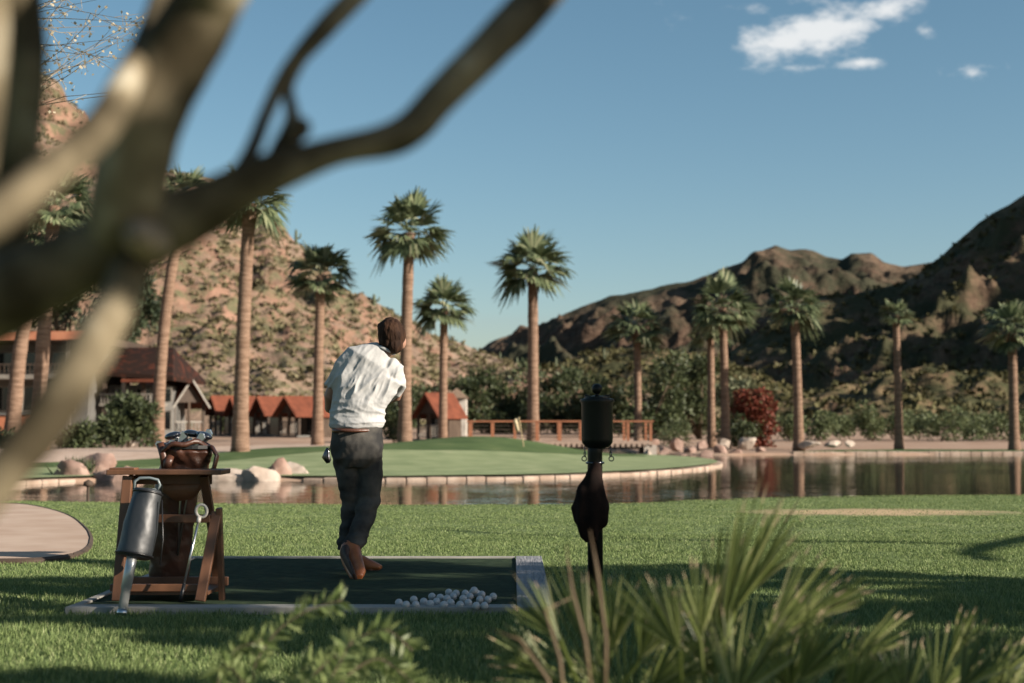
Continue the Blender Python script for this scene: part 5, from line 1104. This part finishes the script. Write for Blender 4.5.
for pts in ([(1120, 528, 3.4), (1040, 535, 3.2), (985, 545, 3.1), (962, 553, 3.0), (985, 560, 2.9), (1030, 562, 2.8)], [(1100, 549, 3.2), (900, 542, 3.3), (780, 541, 3.4), (640, 539, 3.5), (520, 534, 3.6), (420, 528, 3.7)]):
    m = MB(); q = [over(*a) for a in pts]; m.tube(q, [.07, .065, .06, .05, .04, .02] if len(pts) == 6 else .05, 8); m.build('limb', M_bark, st1, smooth=True)
l2 = [lobe_over(3.2, 7.7, 2.9, (1.1, .6, .45)), lobe_over(4.6, 8.4, 3.1, (1.0, .6, .5)), lobe_over(.5, 7.1, 3.3, (1.2, .45, .5)), lobe_over(-1.9, 7.4, 3.5, (.9, .35, .35)), lobe_over(2.0, 6.6, 2.8, (1.2, .5, .5)), lobe_over(4.4, 7.4, 3.0, (1.2, .5, .5)), lobe_over(.3, 7.6, 3.2, (1.2, .4, .4)), lobe_over(.8, 5.7, 2.8, (1.2, .4, .4)), lobe_over(3.0, 5.9, 2.8, (1.2, .45, .45)), lobe_over(-.6, 6.5, 3.2, (1., .3, .3)), lobe_over(2.6, 7.5, 2.9, (1.2, .4, .4)), lobe_over(-1.6, 5.4, 3.2, (.8, .3, .25)), lobe_over(2.6, 6.8, 2.9, (1.2, .5, .45)), lobe_over(4.2, 6.7, 3.0, (1.2, .5, .45)), lobe_over(1.4, 6.2, 2.8, (1.0, .4, .4))]
c2 = np.mean([a[0] for a in l2], 0); shade_tree(float(c2[0]), float(c2[1]), 3.6, l2, 56000, 'lower mesquite out of view at the right shading the lawn before the mat', 302, leaf=(.12, .07), gap=-.3, keepfn=light_slots)

def lobe_to(p, s, r): return (tuple(Vector(p)+TOSUN*s), r)
l3 = [lobe_to(P(a, b_, 1.56), s_, r_) for a, b_, s_, r_ in [(110, 250, 2.7, (.10, .10, .055)), (215, 212, 2.8, (.10, .10, .06)), (270, 185, 2.6, (.14, .14, .08)), (320, 160, 2.9, (.14, .14, .09)), (385, 138, 3.0, (.14, .14, .09)), (450, 85, 3.1, (.14, .14, .10)), (500, 30, 3.0, (.16, .14, .12)), (540, -10, 2.8, (.14, .14, .10)), (270, 110, 2.7, (.09, .09, .07)), (310, 50, 2.8, (.08, .08, .07)), (350, 0, 2.8, (.08, .08, .06))]]  # made-up leaf clumps set along sun rays to darken the near limbs
c3 = np.mean([a[0] for a in l3], 0); shade_tree(float(c3[0])+.5, float(c3[1])-1.2, 2.6, l3, 9000, 'unseen leaf clumps added beside the camera to shade the near branches', 303, leaf=(.05, .03), gap=-.25, gs=5, tr=.018)
l4 = [lobe_to(P(a, b_, 3.8), s_, r_) for a, b_, s_, r_ in [(720, 715, 2.8, (.2, .2, .06)), (800, 705, 2.9, (.22, .2, .09)), (890, 710, 3.0, (.22, .2, .08)), (970, 712, 3.1, (.22, .2, .08)), (660, 740, 2.5, (.25, .2, .1)), (850, 740, 2.6, (.25, .2, .1))]]  # invented leaf clumps on the sun side, only there to shade the palmettos
c4 = np.mean([a[0] for a in l4], 0); shade_tree(float(c4[0])+.2, float(c4[1])-.1, 1.6, l4, 900, 'unseen leaf clumps added at the right to shade the dwarf palms', 304, leaf=(.08, .05), gap=.0, gs=5, tr=.03)
# ------------------------------------------------------------------ the golfer
M_skin = mat('skin', (.36, .19, .13), (.42, .24, .17), rough=.5, scale=8)
M_hair = mat('dark_brown_hair', (.022, .011, .007), (.055, .027, .015), rough=.8, scale=30, bump=.8, bscale=60, stretch=(1, 1, .3), spec=.12, bdist=.01)
M_shirt = mat('white_striped_shirt', (.46, .46, .45), (.58, .575, .56), rough=.85, scale=3, spec=.2, bump=.25, bscale=40, bdist=.004)
M_jean = mat('charcoal_jeans', (.035, .035, .035), (.135, .125, .108), rough=.9, scale=5, bump=.35, bscale=120, spec=.06, bdist=.003)
def person():
    D = 9.6; q = lambda px, py, d=0: P(px, py, D+d)
    root = thing('person', (X_(358, D), D, .03), 'golfer seen from behind in a white shirt, dark jeans and brown shoes', 'person')
    u = D/F   # one photo pixel in metres
    # body: pelvis, torso, neck, head, arms with hands, legs, feet in one surface
    m = MB()
    m.tube([q(357, 462), q(357, 440), q(360, 405), q(366, 375, -.02), q(374, 358, -.02)], [(20*u, .09), (20*u, .09), (21*u, .085), (24*u, .085), (17*u, .07)], 24)
    m.tube([q(374, 362), q(384, 352, .0), q(389, 342, .01)], [12*u, 8*u, 8.5*u], 18)
    m.ball(q(392, 336, .015), (.074, .094, .112), 26, 18, Matrix.Rotation(R(-12), 3, 'Y'))
    m.ball(q(402, 342, .07), (.030, .04, .05), 14, 10)                                   # jaw and cheek to the right, away from us
    m.ball(q(404, 337, .11), (.013, .016, .022), 10, 8)                                  # nose
    m.ball(q(402.5, 339, -.005), (.010, .018, .030), 12, 9)                              # ear
    m.tube([q(350, 362, -.01), q(338, 378, .0), q(330, 396, .04), q(330, 408, .13), q(340, 415, .24), q(350, 413, .30)], [7*u, 6.5*u, 6.3*u, 5.8*u, 4.6*u, 4.2*u], 16)
    m.tube([q(396, 372, .0), q(400, 384, .10), q(396, 396, .20), q(378, 402, .27), q(362, 410, .30)], [6.5*u, 6.5*u, 6*u, 5.4*u, 4.2*u], 16)
    for (hx, hy, hd) in ((354, 413, .315), (360, 409, .31)):
        c = q(hx, hy, hd); m.ball(c, (.035, .030, .042), 14, 10)
        for i in range(4): a = c+Vector((.012-.002*i, .018, .028-.019*i)); m.tube([a, a+Vector((-.028, .018, -.002)), a+Vector((-.048, -.002, -.003))], [.0105, .010, .008], 8)
        a = c+Vector((.022, -.01, .02)); m.tube([a, a+Vector((.004, .012, .03)), a+Vector((-.012, .022, .044))], [.012, .011, .009], 8)
    m.tube([q(347, 460), q(351, 500, .03), q(347, 545, .05), q(350, 562, .05)], [9*u, 5.5*u, 4.5*u, 4.5*u], 18)
    m.tube([q(368, 460), q(368, 500, .0), q(360, 530, -.12), q(353, 552, -.22)], [9*u, 6*u, 4.8*u, 4.8*u], 18)
    m.tube([q(350, 562, .05), q(362, 566, .05), q(374, 568, .0)], [6*u, 5*u, 4*u], 14); m.tube([q(353, 552, -.22), q(353, 562, -.32), q(357, 574, -.50)], [5*u, 5*u, 4*u], 14)
    remeshed(m, 'body', M_skin, root, .009, 3)
    for ex, ed in ((402.0, .062), (399.5, .085)): m = MB(); m.ball(q(ex, 334.5, ed), .010, 10, 8); m.build('eye', mat('eye_white', (.7, .68, .64), rough=.2), root, smooth=True)
    # hair
    def hf(v, nr): s = fbm(v[:, 0]*40, v[:, 2]*14+v[:, 1]*20, 3, 2); return v+nr*(s*.009)[:, None]
    m = MB(); m.ball(q(391.5, 334, .005), (.093, .108, .113), 26, 18, Matrix.Rotation(R(-12), 3, 'Y')); m.ball(q(394, 345, -.03), (.062, .062, .062), 18, 12); m.ball(q(388, 341, -.02), (.062, .07, .07), 18, 12)
    m.ball(q(385, 327, .02), (.05, .06, .045), 14, 10)
    remeshed(m, 'hair', M_hair, root, .008, 2, hf)
    # shirt with pulled folds
    def sf(v, nr):
        x = (v[:, 0]-X_(364, D))/u; z = (P(0, 390, D).z-v[:, 2])/u    # photo pixels from mid back; z down
        ac = x*.85+z*.5; al = -x*.5+z*.85
        up = np.exp(-((z+10)/24)**2); w = .032*up*(ridge(ac*.085+.3*fbm(x*.04, z*.04, 2, 4), al*.022, 2, 10, .35)-.7)
        lo = np.exp(-((z-27)/15)**2); w = w+.026*lo*(ridge((z*.96-x*.2)*.085, (x+z*.2)*.022, 2, 12, .35)-.7)
        w = w+.008*fbm(x*.045, z*.03, 3, 9)+.0025*(ridge(x*.12+z*.05, z*.09-x*.04, 2, 13)-.6)
        return v+nr*w[:, None]
    m = MB()
    m.tube([q(357, 429), q(357, 427), q(357, 418), q(358, 408), q(360, 398), q(364, 384), q(368, 372), q(372, 361, -.01), q(379, 354), q(384, 350)], [(26*u, .125), (27.5*u, .135), (28*u, .135), (28*u, .13), (30*u, .13), (35.5*u, .13), (35*u, .125), (28*u, .112), (15*u, .085), (10*u, .07)], 36)
    m.tube([q(352, 362), q(345, 366, .0), q(338, 376, .01), q(332, 387, .03)], [9*u, 10.5*u, 10*u, 9.6*u], 20)
    m.ball(q(350, 361, -.005), (10*u, .075, 9.5*u), 20, 14); m.ball(q(360, 357, -.005), (12*u, .08, 8*u), 20, 14)
    m.ball(q(391, 371, .0), (13*u, .09, 13*u), 20, 14); m.tube([q(391, 369), q(397, 380, .06), q(395, 391, .15), q(388, 397, .21)], [12*u, 10.5*u, 9*u, 7.5*u], 20)
    sh = remeshed(m, 'shirt', M_shirt, root, .006, 10, sf)
    m = MB(); m.torus(q(385, 350, .0), .066, .014, (.32, .1, 1), 26, 10, 1.0, .95); m.build('collar', M_shirt, sh, smooth=True)
    # jeans
    def jf(v, nr):
        x = (v[:, 0]-X_(357, D))/u; z = (P(0, 430, D).z-v[:, 2])/u; w = .004*np.sin(z*.42+x*.12+3*fbm(x*.06, z*.05, 3, 2))*sst(45, 70, z)+.008*fbm(x*.08, z*.06, 3, 3)+.005*np.sin(z*.75+2*fbm(x*.1, z*.1, 2, 3))*sst(92, 110, z)
        w = w+.005*np.sin((x*.8+z*.6)*.5)*np.exp(-((z-28)/12)**2); return v+nr*w[:, None]
    m = MB()
    m.tube([q(357, 426), q(357, 434), q(357, 445, -.01), q(357, 457, -.01), q(357, 464)], [(24.5*u, .118), (25.5*u, .13), (26.5*u, .145), (26*u, .14), (20*u, .11)], 30)
    m.tube([q(346, 455), q(348, 475), q(351, 500, .04), q(350, 520, .06), q(347, 538, .05), q(346, 550, .04)], [14*u, 12.2*u, 9.8*u, 9*u, 8.6*u, 8.6*u], 22)
    m.tube([q(368, 455), q(370, 475, .01), q(369, 500, .01), q(364, 520, -.06), q(357, 538, -.15), q(352, 549, -.21)], [14*u, 12.8*u, 11.2*u, 10.4*u, 10*u, 10*u], 22)
    j = remeshed(m, 'jeans', M_jean, root, .008, 2, jf)
    m = MB()
    pts = []
    m.torus(q(357, 430.5), 1.0, .013, (0, 0, 1), 48, 8, 25.6*u, .128); v = m.v; m.build('belt', M_lea, root, smooth=True)
    # shoes
    M_shoe = mat('tan_leather_shoe', (.30, .09, .028), (.46, .16, .055), rough=.45, scale=12, spec=.5); M_sole = mat('dark_sole', (.03, .014, .009), (.055, .026, .015), rough=.7, scale=20)
    r1 = MB(); r1.tube([q(350, 544, -.19), q(350, 551, -.235), q(352, 559, -.31), q(355, 567, -.40), q(358, 574.5, -.49), q(358.5, 578, -.53)], [(8*u, .05), (10.5*u, .058), (10.5*u, .055), (9.6*u, .044), (8.4*u, .034), (4.5*u, .022)], 22)
    s = remeshed(r1, 'shoe', M_shoe, root, .007, 3)
    r1 = MB(); r1.tube([q(345, 551, -.305), q(346.5, 560, -.385), q(351, 569, -.465), q(355.5, 578, -.565)], [(8.6*u, .034), (6.8*u, .016), (9.8*u, .016), (6*u, .012)], 20, ref=(0, .85, .5)); remeshed(r1, 'sole', M_sole, s, .007, 2)
    r2 = MB(); r2.tube([q(345, 559, .05), q(352, 559, .05), q(361, 562, .04), q(371, 565.5, .02), q(381, 567.5, .0)], [(5.5*u, .045), (8*u, .05), (7*u, .05), (5.4*u, .048), (2.5*u, .03)], 20)
    s2 = remeshed(r2, 'shoe', M_shoe, root, .007, 3)
    r2 = MB(); r2.tube([q(344, 569.5, .05), q(362, 570.5, .04), q(379, 571, .0)], [(1.6*u, .045), (1.6*u, .05), (1.4*u, .03)], 16); r2.build('sole', M_sole, s2, smooth=True)
    # club in the hands
    h = q(357, 411, .35); hd = q(327, 452, .75); c = thing('golf_club', tuple(h), 'iron club held by the golfer, its head showing beside the left hip', 'golf club')
    g = h+(h-hd).normalized()*.12; m = MB(); m.tube([g, h.lerp(hd, .18)], [.013, .011], 12); m.build('grip', M_blk, c, smooth=True)
    m = MB(); m.tube([h.lerp(hd, .17), hd], .0058, 8); m.build('shaft', M_steel, c, smooth=True)
    m = MB(); m.tube([hd+Vector((.006, 0, .03)), hd, hd+Vector((-.008, 0, -.035)), hd+Vector((.014, 0, -.07)), hd+Vector((.022, 0, -.075))], [(.010, .008), (.020, .012), (.030, .014), (.022, .014), (.005, .006)], 14); m.build('club_head', M_dark_steel, c, smooth=True)
person()
